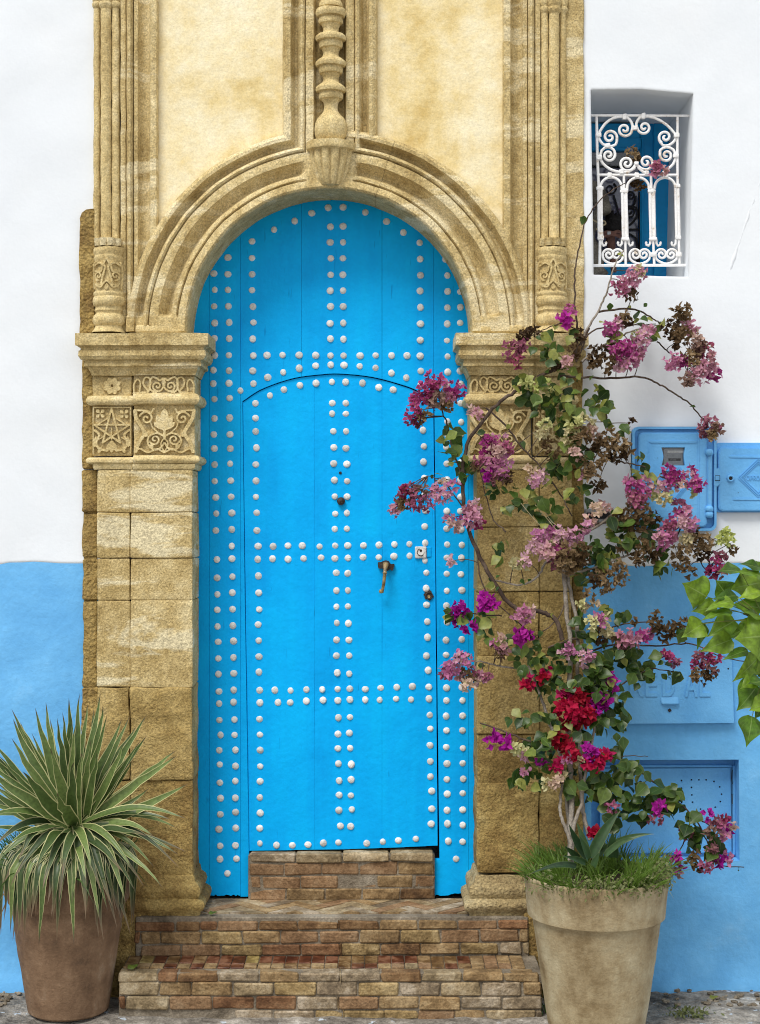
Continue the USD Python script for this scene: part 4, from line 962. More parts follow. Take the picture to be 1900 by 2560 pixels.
    course(rng, th, C([322, 517, 722, 932, 1149, 1352]), 2158, 2188, d, 0.05, ["dusty", "dusty", "dusty", "dusty", "tan"], slope=-0.006, joint=2)
    course(rng, th, C([322, 387, 606, 817, 1027, 1238, 1355]), 2190, 2220, d, 0.05, ["dusty", "dusty", "dusty", "dusty", "tan", "dusty"], slope=-0.006, joint=2)
    course(rng, th, C([322, 527, 742, 953, 1161, 1355]), 2222, 2250, d, 0.05, ["dusty", "tan", "tan", "tan", "brown"], slope=-0.006, joint=2)
    p, q = W(620, 2252, d), W(1087, 2138, d)
    put("mortar_bed", bevbox([p[0], d + 0.004, p[2]], [q[0], 0.20, q[2]]), "mortar", th)
steps()

# ------------------------------------------------------------------ window, grille and what stands behind it
def box_px(x0, y0, x1, y1, d0, d1, b=0.003): return slab(x0, y0, x1, y1, d0, d1, b)
G = lambda x, y: (1440 + x / 4.281, 200 + y / 4.281)
def window():
    t = thing("blue_window", "blue wooden window frame set deep in the white wall behind the grille", "window", W(1570, 690, 0.46))
    d = 0.45
    put("frame", cat_([box_px(1440, 308, 1600, 375, d, d + 0.06), box_px(1600.5, 308, 1634, 700, d + 0.004, d + 0.06), box_px(1634.5, 308, 1672, 705, d - 0.012, d + 0.06), box_px(1440, 655, 1600, 705, d + 0.002, d + 0.06)]), "window_blue", t, smooth=25)
    put("casing", cat_([box_px(1440, 345, 1603, 368, d - 0.006, d - 0.001), box_px(1604, 345, 1610, 668, d - 0.004, d + 0.003)]), "window_blue", t, smooth=25)
    put("glass", box_px(1440, 376, 1600, 654, d + 0.022, d + 0.026, 0.0005), "pane", t)
    put("curtain", box_px(1440, 420, 1600, 654, d + 0.05, d + 0.056, 0.001), "lilac_curtain", t)
    q = lambda x, y: W(*G(x, y), d + 0.012)
    parts = []
    for c, r0, a0, tn, sg in (((368, 1165), 68, -60, 1.5, 1), ((585, 1240), 50, 200, 1.4, 1), ((580, 1410), 62, 150, 1.5, -1)):
        parts.append(tube([q(x, y) for x, y in spiral(c, r0, a0, tn, sg)], 0.0036, 6))
    for line in ([(640, 1240), (620, 1330), (560, 1370)], [(560, 1350), (640, 1370), (660, 1440), (610, 1520), (560, 1560)], [(400, 1230), (430, 1330), (470, 1500)], [(560, 1640), (640, 1700), (662, 1800), (662, 1940)], [(560, 1600), (690, 1600)], [(683, 1200), (683, 1950)], [(330, 1250), (300, 1400), (360, 1600)]):
        parts.append(tube([q(x, y) for x, y in smoothline(line, 6)], 0.0042, 6))
    put("scroll_bars", cat_(parts), "dark_iron", t, smooth=50)
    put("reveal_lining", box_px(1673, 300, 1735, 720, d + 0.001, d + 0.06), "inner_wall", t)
window()

def grille():
    d = 0.062
    t = thing("window_grille", "white wrought iron window grille with scrolls and little arches", "grille", W(1600, 665, d))
    q = lambda x, y, o=0.0: W(*G(x, y), d + o)
    r = 3.3 * S(d)
    def bar(name, pts, rr=r, o=0.0): put(name, tube([q(x, y, o) for x, y in pts], rr, 8), "iron_paint", t, smooth=50)
    bar("rail", [(150, 380), (500, 380), (900, 382), (1225, 383)]); bar("rail", [(240, 1016), (700, 1018), (1090, 1017)]); bar("rail", [(185, 1986), (700, 1985), (1205, 1984)], r * 1.15)
    bar("upright", [(220, 380), (228, 800), (243, 1150), (258, 1700), (253, 1990)], r * 1.05); bar("upright", [(1086, 385), (1085, 800), (1088, 1150), (1100, 1700), (1110, 1990)], r * 1.05)
    bar("upright", [(512, 1016), (515, 1200), (528, 1700), (533, 1985)]); bar("upright", [(802, 1016), (808, 1200), (825, 1700), (838, 1985)])
    for x0, x1, w in ((255, 262, 46), (514, 528, 68), (810, 822, 70), (1078, 1093, 48)):
        for s in (-1, 1):
            bar("sleeve_bar", [(x0 + s * w * 0.3, 1160), ((x0 + x1) / 2 + s * w * 0.3, 1430), (x1 + s * w * 0.3, 1705)], r * 1.15, -0.003)
    for a, b, top in ((262, 488, 1042), (548, 780, 1045), (842, 1062, 1045)):
        m, h = (a + b) / 2, (b - a) / 2
        bar("arch_bar", [(a, 1165)] + [(m + h * math.cos(x), 1150 - (1150 - top) * math.sin(x)) for x in np.linspace(math.pi, 0, 16)] + [(b, 1165)], r * 1.05)
    for x, s in ((275, 1), (495, -1), (560, 1), (797, -1), (858, 1), (1070, -1)):
        bar("curl", [(x, 1705), (x + 3 * s, 1750), (x + 20 * s, 1775), (x + 42 * s, 1765), (x + 48 * s, 1745), (x + 40 * s, 1733)], r * 0.95)
    def scroll(sp, path, rr=r * 1.05):
        pts = sp[::-1] + path
        c = smoothline(pts, 2)
        put("scroll", tube([q(x, y) for x, y in c], np.interp(np.linspace(0, 1, len(c)), [0, 0.2, 1], [rr * 0.85, rr, rr]), 8), "iron_paint", t, smooth=50)
    scroll(spiral((520, 530), 78, 20, 1.45, 1), [(605, 490), (575, 425), (510, 392), (400, 408), (310, 470), (250, 560)])
    scroll(spiral((730, 508), 74, 170, 1.45, -1), [(645, 470), (672, 415), (720, 390), (840, 405), (970, 480), (1058, 575)])
    scroll(spiral((362, 612), 80, 30, 1.45, -1)[1:], [(425, 690), (350, 712), (280, 680), (240, 615)])
    scroll(spiral((350, 805), 70, -20, 1.45, 1), [(400, 745), (340, 716), (275, 755), (262, 850), (320, 925), (400, 970), (490, 990)])
    scroll(spiral((545, 893), 78, 95, 1.5, 1), [(590, 962), (632, 915), (645, 880)])
    scroll(spiral((750, 880), 78, 85, 1.5, -1), [(705, 950), (662, 915), (648, 880)])
    bar("scroll", [(485, 988), (560, 985), (625, 945), (645, 893)]); bar("scroll", [(645, 893), (672, 945), (720, 985), (770, 998)])
    scroll(spiral((955, 612), 76, 100, 1.45, 1)[1:], [(888, 640), (930, 700), (1000, 695), (1055, 650), (1070, 600)])
    scroll(spiral((968, 805), 72, 200, 1.45, -1), [(905, 750), (965, 718), (1040, 745), (1065, 820), (1040, 900), (985, 950), (930, 990)])
    for a, b in ((350, 440), (637, 728), (915, 1020)):
        m = (a + b) / 2
        L_ = spiral((a, 1868), 64, 180, 1.55, 1, 0.14); R_ = spiral((b, 1868), 64, 0, 1.55, -1, 0.14)
        pts = L_[::-1] + [(a - 56, 1915), (m - 62, 1950), (m, 1968), (m + 62, 1950), (b + 56, 1915)] + R_
        put("scroll", tube([q(x, y) for x, y in smoothline(pts, 2)], r * 0.95, 8), "iron_paint", t, smooth=50)
    for x, y, w, h in ((238, 590, 58, 46), (1075, 595, 60, 52), (520, 395, 44, 62), (720, 388, 44, 62), (630, 515, 50, 44), (335, 705, 56, 50), (246, 832, 62, 50), (1070, 812, 62, 46), (485, 985, 52, 50), (358, 1020, 50, 56), (652, 1022, 50, 58), (960, 1022, 48, 50), (757, 998, 48, 44), (645, 893, 46, 42), (815, 1870, 70, 44), (1097, 1870, 60, 50),
                       (255, 1162, 72, 40), (514, 1190, 84, 40), (810, 1192, 84, 40), (1082, 1135, 66, 44), (265, 1692, 66, 44), (527, 1704, 84, 36), (824, 1702, 84, 36), (1092, 1688, 64, 36)):
        a, b = q(x - w / 2, y + h / 2), q(x + w / 2, y - h / 2)
        put("collar", bevbox([a[0], d - 0.0085, a[2]], [b[0], d + 0.0065, b[2]], 0.0022, 0.0006, np.random.default_rng(int(x))), "iron_paint", t, smooth=40)
grille()

def behind():
    d = 0.22
    q = lambda x, y, dd=d: W(*G(x, y), dd)
    def blob(name, label, cat, pts, d0, m, th, amp, sc, seed):
        p = Polygon([(q(x, y, d0)[0], q(x, y, d0)[2]) for x, y in smoothline(pts + [pts[0]], 5)]).buffer(0)
        g = refine(extr(p, d0, d0 + th), 0.010)
        v = g.vertices
        dist = np.array([p.exterior.distance(Point(a[0], a[2])) for a in v])
        bulge = np.sqrt(np.clip(dist / 0.03, 0, 1)) * th * 0.6
        v[:, 1] += np.where(v[:, 1] < d0 + th / 2, th * 0.3 - bulge, -th * 0.3 + bulge)
        v += np.c_[fbm(v, sc, seed), fbm(v, sc, seed + 1), fbm(v, sc, seed + 2)] * amp * 2
        put(name, trimesh.Trimesh(v, g.faces, process=False), m, None, smooth=50, label=label, cat=cat)
    blob("woolly_fleece", "grey woolly fleece hanging behind the left bars of the window grille", "fleece", [(40, 1080), (190, 1070), (290, 1130), (350, 1240), (388, 1370), (370, 1410), (300, 1440), (270, 1520), (190, 1520), (190, 1400), (220, 1340), (130, 1260), (60, 1200)], 0.24, "grey_wool", 0.05, 0.006, 60, 1)
    jag = [(300, 1520), (350, 1410), (400, 1385), (410, 1420), (440, 1405), (445, 1440), (475, 1430), (500, 1480), (520, 1560), (560, 1600), (520, 1660), (400, 1640), (310, 1600), (290, 1560)]
    blob("black_bundle", "black shaggy bundle behind the second bar of the window grille", "bundle", jag, 0.27, "black_fibre", 0.05, 0.006, 90, 5)
    t = thing("leather_strapped_post", "brown post tied round with a leather belt behind the window grille", "post", q(380, 1985))
    put("post", tube([q(365, 1640, 0.23), q(375, 1750, 0.23), q(395, 1900, 0.235), q(405, 2060, 0.24)], np.array([52, 46, 36, 30]) * S(d) / 4.281, 12), "leather", t, smooth=50)
    put("belt", tube(smoothline([q(280, 1660, 0.2), q(330, 1630, 0.195), q(400, 1640, 0.19), (q(450, 1625, 0.2)), q(500, 1660, 0.22)], 6), 0.0075, 8), "leather", t, smooth=50)
    put("belt", tube(smoothline([q(270, 1690, 0.2), q(330, 1665, 0.192), q(410, 1655, 0.188), q(470, 1680, 0.2)], 6), 0.006, 8), "leather", t, smooth=50)
    a, b = q(335, 1655, 0.186), q(372, 1622, 0.186)
    put("buckle", bevbox([a[0], 0.183, a[2]], [b[0], 0.187, b[2]], 0.001), "meter_grey", t)
    blob("sackcloth_bag", "brown sackcloth bag low behind the left bars of the window grille", "bag", [(100, 1520), (200, 1490), (235, 1560), (215, 1680), (280, 1800), (330, 1880), (300, 1990), (350, 2060), (250, 2110), (100, 2110)], 0.235, "grey_wool", 0.06, 0.006, 50, 9)
    put("rope", tube(smoothline([q(150, 1480, 0.22), q(230, 1520, 0.215), q(300, 1510, 0.215), q(315, 1540, 0.215), q(280, 1560, 0.22), q(215, 1600, 0.22)], 6), 0.003, 6), "straw", None, smooth=50, label="thin straw rope lying over the sackcloth bag behind the grille", cat="rope")
behind()

# ------------------------------------------------------------------ meter cupboards on the wall
def rrect(x0, y0, x1, y1, r, d):
    a, b = W(x0, y1, d), W(x1, y0, d)
    return sbox(a[0] + r, a[2] + r, b[0] - r, b[2] - r).buffer(r, quad_segs=6)
def cabinets():
    q5 = lambda x, y: (1560 + x / 4.859, 1040 + y / 4.859)
    def panel(poly, d0, d1, soft=0.006):
        """Raised panel with a rounded rim."""
        steps_ = [(0, d1), (0, d0 + soft), (0.3 * soft, d0 + 0.3 * soft), (soft, d0)]
        parts = [extr(poly, d0 + soft, d1)]
        for off, dd in ((0.3 * soft, d0 + 0.3 * soft), (soft, d0)):
            parts.append(extr(poly.buffer(-off), dd, dd + soft))
        return cat_(parts)
    def relief_bar(pts, w, d): return extr(lineW(pts, d).buffer(w), d - 0.0025, d + 0.001)
    t = thing("meter_cupboard", "light blue metal meter cupboard with a small glass window and hinges", "cupboard", W(1683, 1326, -0.03))
    fr = rrect(1580, 1067, 1790, 1327, 0.022, -0.02)
    put("case", cat_([extr(fr.difference(rrect(1586, 1073, 1784, 1321, 0.018, -0.02)), -0.030, 0.03), extr(fr, -0.012, 0.035)]), "blue_metal", t, smooth=25)
    x0, y0 = q5(455, 380); x1, y1 = q5(742, 600)
    holep = smoothline([(x0, y0), (x0 + 5, (y0 + y1) / 2), (x0 + 0.5, y1)], 6).tolist() + smoothline([(x1, y1), (x1 - 3, (y0 + y1) / 2), (x1, y0)], 6).tolist()
    hole = polyW(holep, -0.035)
    dr = rrect(1597, 1081, 1768, 1318, 0.016, -0.035)
    dp = put("door", cat_([extr(dr.difference(hole), -0.030, -0.018), extr(dr.buffer(-0.002).difference(hole), -0.0325, -0.029), extr(dr.buffer(-0.005).difference(hole), -0.034, -0.032)]), "blue_metal", t, smooth=25)
    put("moulded_rim", cat_([relief_bar([q5(300, 1240), q5(300, 310), q5(880, 310)], 0.0016, -0.034), relief_bar([q5(322, 325), q5(868, 325)], 0.0018, -0.034), relief_bar([q5(905, 215), q5(905, 1300)], 0.0016, -0.034)]), "blue_metal", dp)
    dm = [q5(605, 600), q5(765, 760), q5(605, 1025), q5(450, 840)]
    dm = [q5(612, 560), q5(800, 800), q5(612, 1025), q5(425, 800)]
    dd = LineString([(W(x, y, -0.034)[0], W(x, y, -0.034)[2]) for x, y in dm + [dm[0]]])
    cut = Polygon([(W(x, y, -0.034)[0], W(x, y, -0.034)[2]) for x, y in holep]).buffer(0.006)
    put("embossed_diamond", cat_([extr(dd.buffer(0.0012).difference(cut), -0.0362, -0.0335), extr(dd.buffer(-0.0 + 0.006).difference(dd.buffer(0.0042)).difference(cut), -0.0358, -0.0335)]), "blue_metal", dp)
    put("meter_glass", extr(hole.buffer(0.004), -0.0205, -0.019), "pane", dp)
    # the meter seen through the window
    m = thing("dial_meter", "grey meter with a number counter behind the small window of the blue cupboard", "meter", W(1683, 1165, -0.016))
    put("meter_body", extr(rrect(1660, 1122, 1730, 1180, 0.006, -0.016), -0.0185, -0.0125), "meter_grey", m)
    put("meter_back", extr(rrect(1642, 1106, 1730, 1180, 0.003, -0.013), -0.0122, -0.0121), "dark_iron", m)
    a = q5(540, 515); b = q5(690, 545)
    put("counter", extr(polyW([a, (b[0], a[1]), b, (a[0], b[1])], -0.019), -0.0191, -0.0185), "dark_iron", m)
    tx = meshkit.text_mesh("01235", 3.3 * S(), 0.0003, True)
    v = tx.vertices; o = W(*q5(560, 539), -0.0191)
    put("digits", trimesh.Trimesh(np.c_[o[0] + v[:, 0] * 1.05, o[1] - v[:, 2], o[2] + v[:, 1]], tx.faces, process=False), "meter_grey", m, smooth=False)
    a, b = q5(530, 420), q5(728, 448)
    put("name_strip", extr(polyW([a, (b[0], a[1]), b, (a[0], b[1])], -0.019), -0.0193, -0.0185), "stud_paint", m)
    # hinges
    p0, p1 = W(*q5(1020, 1180), -0.045), W(*q5(1092, 400), -0.04)
    put("hinge_bar", bevbox([p0[0], -0.034, p0[2]], [p1[0] - 0.004, -0.012, p1[2]], 0.004), "blue_metal", t, smooth=40)
    for y in (440, 1130, 1200):
        c0, c1 = W(*q5(1000, y + 42), -0.05), W(*q5(1092, y - 42), -0.05)
        h = rough(bevbox([c0[0], -0.047, c0[2]], [c1[0], -0.015, c1[2]], 0.006), 0.01, 0.0015, 50, y)
        put("hinge", h, "blue_metal", t, smooth=45)
    put("rivet", lathe_y(W(*q5(410, 510), -0.034), [(0.0012, 0.001), (0.0012, -0.0006), (0, -0.0006)], 8), "dark_iron", t)
    put("rivet", lathe_y(W(*q5(425, 975), -0.034), [(0.0012, 0.001), (0.0012, -0.0006), (0, -0.0006)], 8), "dark_iron", t)

    u = thing("wall_cupboard", "second light blue cupboard with a raised diamond emblem and a round lock", "cupboard", W(1890, 1280, -0.03))
    put("case", extr(rrect(1789.5, 1107, 2010, 1281, 0.012, -0.01), -0.012, 0.03), "blue_metal", u, smooth=25)
    dr = rrect(1796, 1118, 1992, 1279, 0.020, -0.03)
    dq = put("door", cat_([extr(dr, -0.024, -0.011), extr(dr.buffer(-0.002), -0.028, -0.023), extr(dr.buffer(-0.006), -0.030, -0.027)]), "blue_metal", u, smooth=25)
    put("moulded_rim", cat_([relief_bar([q5(1290, 495), q5(1700, 500), q5(2060, 500)], 0.0028, -0.030), relief_bar([q5(1330, 1010), q5(1700, 1012), q5(2060, 1012)], 0.0028, -0.030)]), "blue_metal", dq)
    dm = [q5(1630, 545), q5(1850, 752), q5(1630, 960), q5(1412, 752)]
    dd = LineString([(W(x, y, -0.03)[0], W(x, y, -0.03)[2]) for x, y in dm + [dm[0]]])
    put("embossed_diamond", cat_([extr(dd.buffer(0.0014), -0.0332, -0.0295), extr(dd.buffer(0.0068).difference(dd.buffer(0.005)), -0.0325, -0.0295)]), "blue_metal", dq)
    tx = meshkit.text_mesh("SOPROC", 11.5 * S(), 0.003, True)
    v = tx.vertices; o = W(*q5(1440, 780), -0.0295); sx = (W(*q5(1690, 0), -0.03)[0] - o[0]) / v[:, 0].max()
    put("lettering", trimesh.Trimesh(np.c_[o[0] + v[:, 0] * sx, o[1] - v[:, 2], o[2] + v[:, 1]], tx.faces, process=False), "blue_metal", dq, smooth=False)
    lug = polyW([q5(1100, 650), q5(1150, 640), q5(1180, 700), q5(1180, 800), q5(1130, 850), q5(1100, 840)], -0.03).buffer(0.002)
    put("latch_lug", extr(lug, -0.031, -0.012), "blue_metal", u, smooth=25)
    a, b = W(*q5(1106, 788), -0.03), W(*q5(1166, 722), -0.03)
    put("latch_gap", bevbox([a[0], -0.0322, a[2]], [b[0], -0.030, b[2]], 0.001), "dark_iron", u)
    a, b = W(*q5(1106, 780), -0.03), W(*q5(1158, 730), -0.03)
    put("latch_tongue", bevbox([a[0], -0.036, a[2]], [b[0], -0.032, b[2]], 0.002), "blue_metal", u, smooth=40)
    c = W(*q5(1292, 757), -0.03)
    put("lock_ring", lathe_y(c, [(0.0135, 0.002), (0.0125, -0.007), (0.0095, -0.009), (0.0068, -0.008), (0.0062, -0.003)]), "blue_metal", u, smooth=40)
    put("lock_hole", lathe_y(c, [(0.0064, -0.001), (0.0064, -0.0048), (0.0, -0.0048)]), "dark_iron", u)
    put("rivet", lathe_y(W(*q5(1388, 932), -0.03), [(0.0013, 0.001), (0.0013, -0.0006), (0, -0.0006)], 8), "dark_iron", u)

    # lettered metal door in the blue band
    q7 = lambda x, y: (1400 + x / 3.304, 1300 + y / 3.304)
    e = thing("lettered_meter_door", "blue metal door with raised letters REDAL between two small lugs", "meter door", W(1670, 1806, -0.02))
    pl = polyW([q7(345, 1012), q7(1415, 1020), q7(1432, 1672), q7(360, 1682)], -0.01)
    g = extr(pl, -0.009, 0.0)
    zb, zt = g.vertices[:, 2].min(), g.vertices[:, 2].max()
    g.vertices[:, 1] -= np.where(g.vertices[:, 1] < -0.005, 0.012 * (1 - (g.vertices[:, 2] - zb) / (zt - zb)), 0)
    yat = lambda z: -0.009 - 0.012 * (1 - (z - zb) / (zt - zb))
    put("door_plate", g, "blue_metal", e, smooth=25)
    zc = W(*q7(0, 1450), -0.018)[2]; dtx = yat(zc + 0.03)
    for ch, xa, xb in (("R", 575, 690), ("E", 705, 800), ("D", 845, 945), ("A", 1030, 1135), ("L", 1150, 1240)):
        tx = meshkit.text_mesh(ch, (1450 - 1262) / 3.304 * S(), 0.012, True)
        pv = tx.vertices; o = W(*q7(xa, 1452), dtx); sx = (W(*q7(xb, 0), dtx)[0] - o[0]) / (pv[:, 0].max() - pv[:, 0].min())
        zz = o[2] + pv[:, 1]; tx.vertices = np.c_[o[0] + (pv[:, 0] - pv[:, 0].min()) * sx, yat(zz) + 0.0015 - pv[:, 2] * 0.42, zz]
        put("letter", tx, "blue_metal", e, smooth=25)
    for x0, y0, x1, y1 in ((835, 1462, 978, 1525), (862, 1110, 945, 1180)):
        a, b = W(*q7(x0, y1), -0.02), W(*q7(x1, y0), -0.02)
        m = bevbox([a[0], yat(a[2]) - 0.012, a[2]], [b[0], yat(a[2]) + 0.004, b[2]], 0.006)
        mv = m.vertices; top = mv[:, 2] > (a[2] + b[2]) / 2; mv[top, 1] = np.maximum(mv[top, 1], yat(b[2]) - 0.001)
        put("pull_lug", trimesh.convex.convex_hull(mv), "blue_metal", e, smooth=30)
    c = W(*q7(905, 1572), -0.02); c[1] = yat(c[2])
    put("lock_ring", lathe_y(c, [(0.0085, 0.002), (0.0083, -0.0015), (0.0066, -0.0016)]), "blue_metal", e)
    s = 0.0052
    put("lock_hole", extr(affinity.rotate(sbox(c[0] - s, c[2] - s, c[0] + s, c[2] + s), 35), c[1] - 0.0022, c[1] + 0.002), "dark_iron", e)
    c = W(*q7(1393, 1230), -0.02); c[1] = yat(c[2])
    put("screw_hole", lathe_y(c, [(0.003, 0.002), (0.003, -0.0008), (0, -0.0008)], 10), "dark_iron", e)
    # niche door with punched air holes
    n = thing("vent_door", "blue metal door with a ring of punched air holes in the wall niche", "vent door", W(1660, 2133, 0.07))
    qn = lambda x, y: (1150 + x / 2.2027, 1780 + y / 2.2027)
    dn = 0.060
    put("niche_back", box_px(1470, 1890, 1880, 2160, dn + 0.016, dn + 0.04), "blue_metal", n)
    holes = [(1220,378),(1275,374),(1316,374),(1356,374),(1399,383),(1430,413),(1441,453),(1434,494),(1406,525),(1366,535),(1325,535),(1281,497),(1277,457),(1275,416),(1220,420),(1195,404),(1221,460),(1221,500),(1240,530)]
    pl = polyW([(1500, 1922), (1826, 1920), (1829, 2131), (1500, 2133)], dn)
    cuts = unary_union([Point(W(*qn(x, y), dn)[0], W(*qn(x, y), dn)[2]).buffer(0.0033, quad_segs=4) for x, y in holes])
    put("door_plate", extr(pl.difference(cuts), dn, dn + 0.006), "blue_metal", n)
    put("hole_backing", extr(pl.buffer(-0.01), dn + 0.0085, dn + 0.012), "dark_iron", n)
    put("frame", cat_([box_px(1832.5, 1914, 1840, 2138, dn - 0.004, dn + 0.014), box_px(1490, 1912, 1831.5, 1918.5, dn - 0.004, dn + 0.014)]), "blue_metal", n)
    put("hinge_rust", cat_([tube([W(1830.5, 1925, dn), W(1829, 1945, dn), W(1831, 1960, dn)], 0.0012, 5), tube([W(1830, 1985, dn), W(1831, 2010, dn)], 0.0016, 5)]), "old_iron", n)
    # letter slot behind the branches
    s_ = thing("letter_slot", "dark letter slot in a grey frame on the white wall behind the branches", "letter slot", W(1497, 1310, -0.01))
    put("frame", box_px(1463, 1272, 1532, 1306, -0.012, 0.01), "meter_grey", s_)
    put("slot", box_px(1467, 1281, 1528, 1297, -0.0135, -0.0125, 0.0003), "dark_iron", s_)
cabinets()

# ------------------------------------------------------------------ leaves and ribbons
RIB = {}
def ribbon(path, widths, nrm, fold=0.15, cols=3, wave=0.0, seed=0):
    """Leaf blade along a path: returns vertices, quads and st coordinates."""
    P = np.asarray(path, float); n = len(P)
    T = np.empty_like(P); T[1:-1] = P[2:] - P[:-2]; T[0] = P[1] - P[0]; T[-1] = P[-1] - P[-2]
    T /= np.sqrt((T * T).sum(1, keepdims=True)) + 1e-12
    nr = np.asarray(nrm, float)
    m = nr - T * (T @ nr)[:, None]
    m /= np.sqrt((m * m).sum(1, keepdims=True)) + 1e-9
    s = np.stack([T[:, 1] * m[:, 2] - T[:, 2] * m[:, 1], T[:, 2] * m[:, 0] - T[:, 0] * m[:, 2], T[:, 0] * m[:, 1] - T[:, 1] * m[:, 0]], 1)
    u = np.linspace(-1, 1, cols); w = np.asarray(widths, float) / 2
    h = np.abs(u)[None, :] * fold * w[:, None]
    if wave: h = h + np.sin(np.arange(n)[:, None] * (9.0 / n) + seed + 2.2 * u[None, :]) * wave * np.abs(u)[None, :] * w[:, None]
    V = P[:, None, :] + s[:, None, :] * (u[None, :, None] * w[:, None, None]) + m[:, None, :] * h[:, :, None]
    if (n, cols) not in RIB:
        i, j = np.meshgrid(np.arange(n - 1), np.arange(cols - 1), indexing="ij")
        q = np.stack([i * cols + j, i * cols + j + 1, (i + 1) * cols + j + 1, (i + 1) * cols + j], -1).reshape(-1, 4)
        a, b = np.meshgrid(np.linspace(0, 1, n), (u + 1) / 2, indexing="ij")
        RIB[n, cols] = q, np.stack([b.ravel(), a.ravel()], 1)
    return V.reshape(-1, 3), RIB[n, cols][0], RIB[n, cols][1]

def join(rs):
    V, Q, U, o = [], [], [], 0
    for v, q, u in rs:
        V.append(v); Q.append(q + o); U.append(u); o += len(v)
    return np.vstack(V), np.vstack(Q), np.vstack(U)

def put_ribbons(name, rs, m, parent=None, **kw):
    v, q, u = join(rs)
    return put(name, (v, q), m, parent, smooth=True, uv=u, **kw)

def bez(a, b, c, n=9):
    t = np.linspace(0, 1, n)[:, None]
    return (1 - t) ** 2 * a + 2 * t * (1 - t) * b + t * t * c

# ------------------------------------------------------------------ pots
def pot(name, label, cx, d, prof, m, soil_z, soil_r, seed):
    c = W(cx, 0, d)
    t = thing(name, label, "plant pot", (c[0], d, 0))
    g = lathe((c[0], d), prof, 72)
    v = g.vertices
    rad = v - np.array([c[0], d, 0]); rad[:, 2] = 0
    rad /= np.maximum(np.linalg.norm(rad, axis=1, keepdims=True), 1e-6)
    g.vertices = v + rad * (fbm(v, 5, seed, 3) * 0.010 + fbm(v * [1, 1, 5], 9, seed + 2, 2) * 0.003)[:, None]
    put("pot_wall", g, m, t, smooth=40)
    n = 40; a = np.linspace(0, 2 * np.pi, n + 1)
    rows = [np.c_[c[0] + r * np.cos(a), d + r * np.sin(a), np.full(n + 1, soil_z)] for r in np.linspace(soil_r, 0.001, 12)]
    s = sweep_grid(rows); s.vertices[:, 2] += fbm(s.vertices, 25, seed) * 0.03
    put("soil", s, "soil", t, smooth=True)
    return c
def dens(prof, n=6): return [tuple(a + (b - a) * k / n) for a, b in zip(np.array(prof[:-1]), np.array(prof[1:])) for k in range(n)] + [tuple(prof[-1])]
LP, RP = (171, -0.245), (1491, -0.40)
pot("terracotta_pot", "brown stained terracotta pot holding the striped spiky plant at the left", LP[0], LP[1],
    dens([(0.120, 0.0), (0.131, 0.008), (0.150, 0.12), (0.170, 0.245), (0.186, 0.355)]) + [(0.190, 0.362), (0.197, 0.370), (0.203, 0.42), (0.209, 0.47), (0.2125, 0.492), (0.211, 0.500), (0.204, 0.502), (0.196, 0.497), (0.19, 0.47), (0.18, 0.44)], "pot_brown", 0.465, 0.19, 3)
pot("beige_pot", "large pale beige clay pot with a wide rim band holding the flowering climber", RP[0], RP[1],
    dens([(0.145, 0.0), (0.157, 0.010), (0.172, 0.12), (0.189, 0.24), (0.205, 0.345)]) + [(0.209, 0.352), (0.2195, 0.360), (0.2205, 0.368), (0.224, 0.41), (0.229, 0.455), (0.233, 0.480), (0.231, 0.489), (0.224, 0.491), (0.216, 0.486), (0.21, 0.46), (0.20, 0.43)], "pot_beige", 0.462, 0.208, 7)

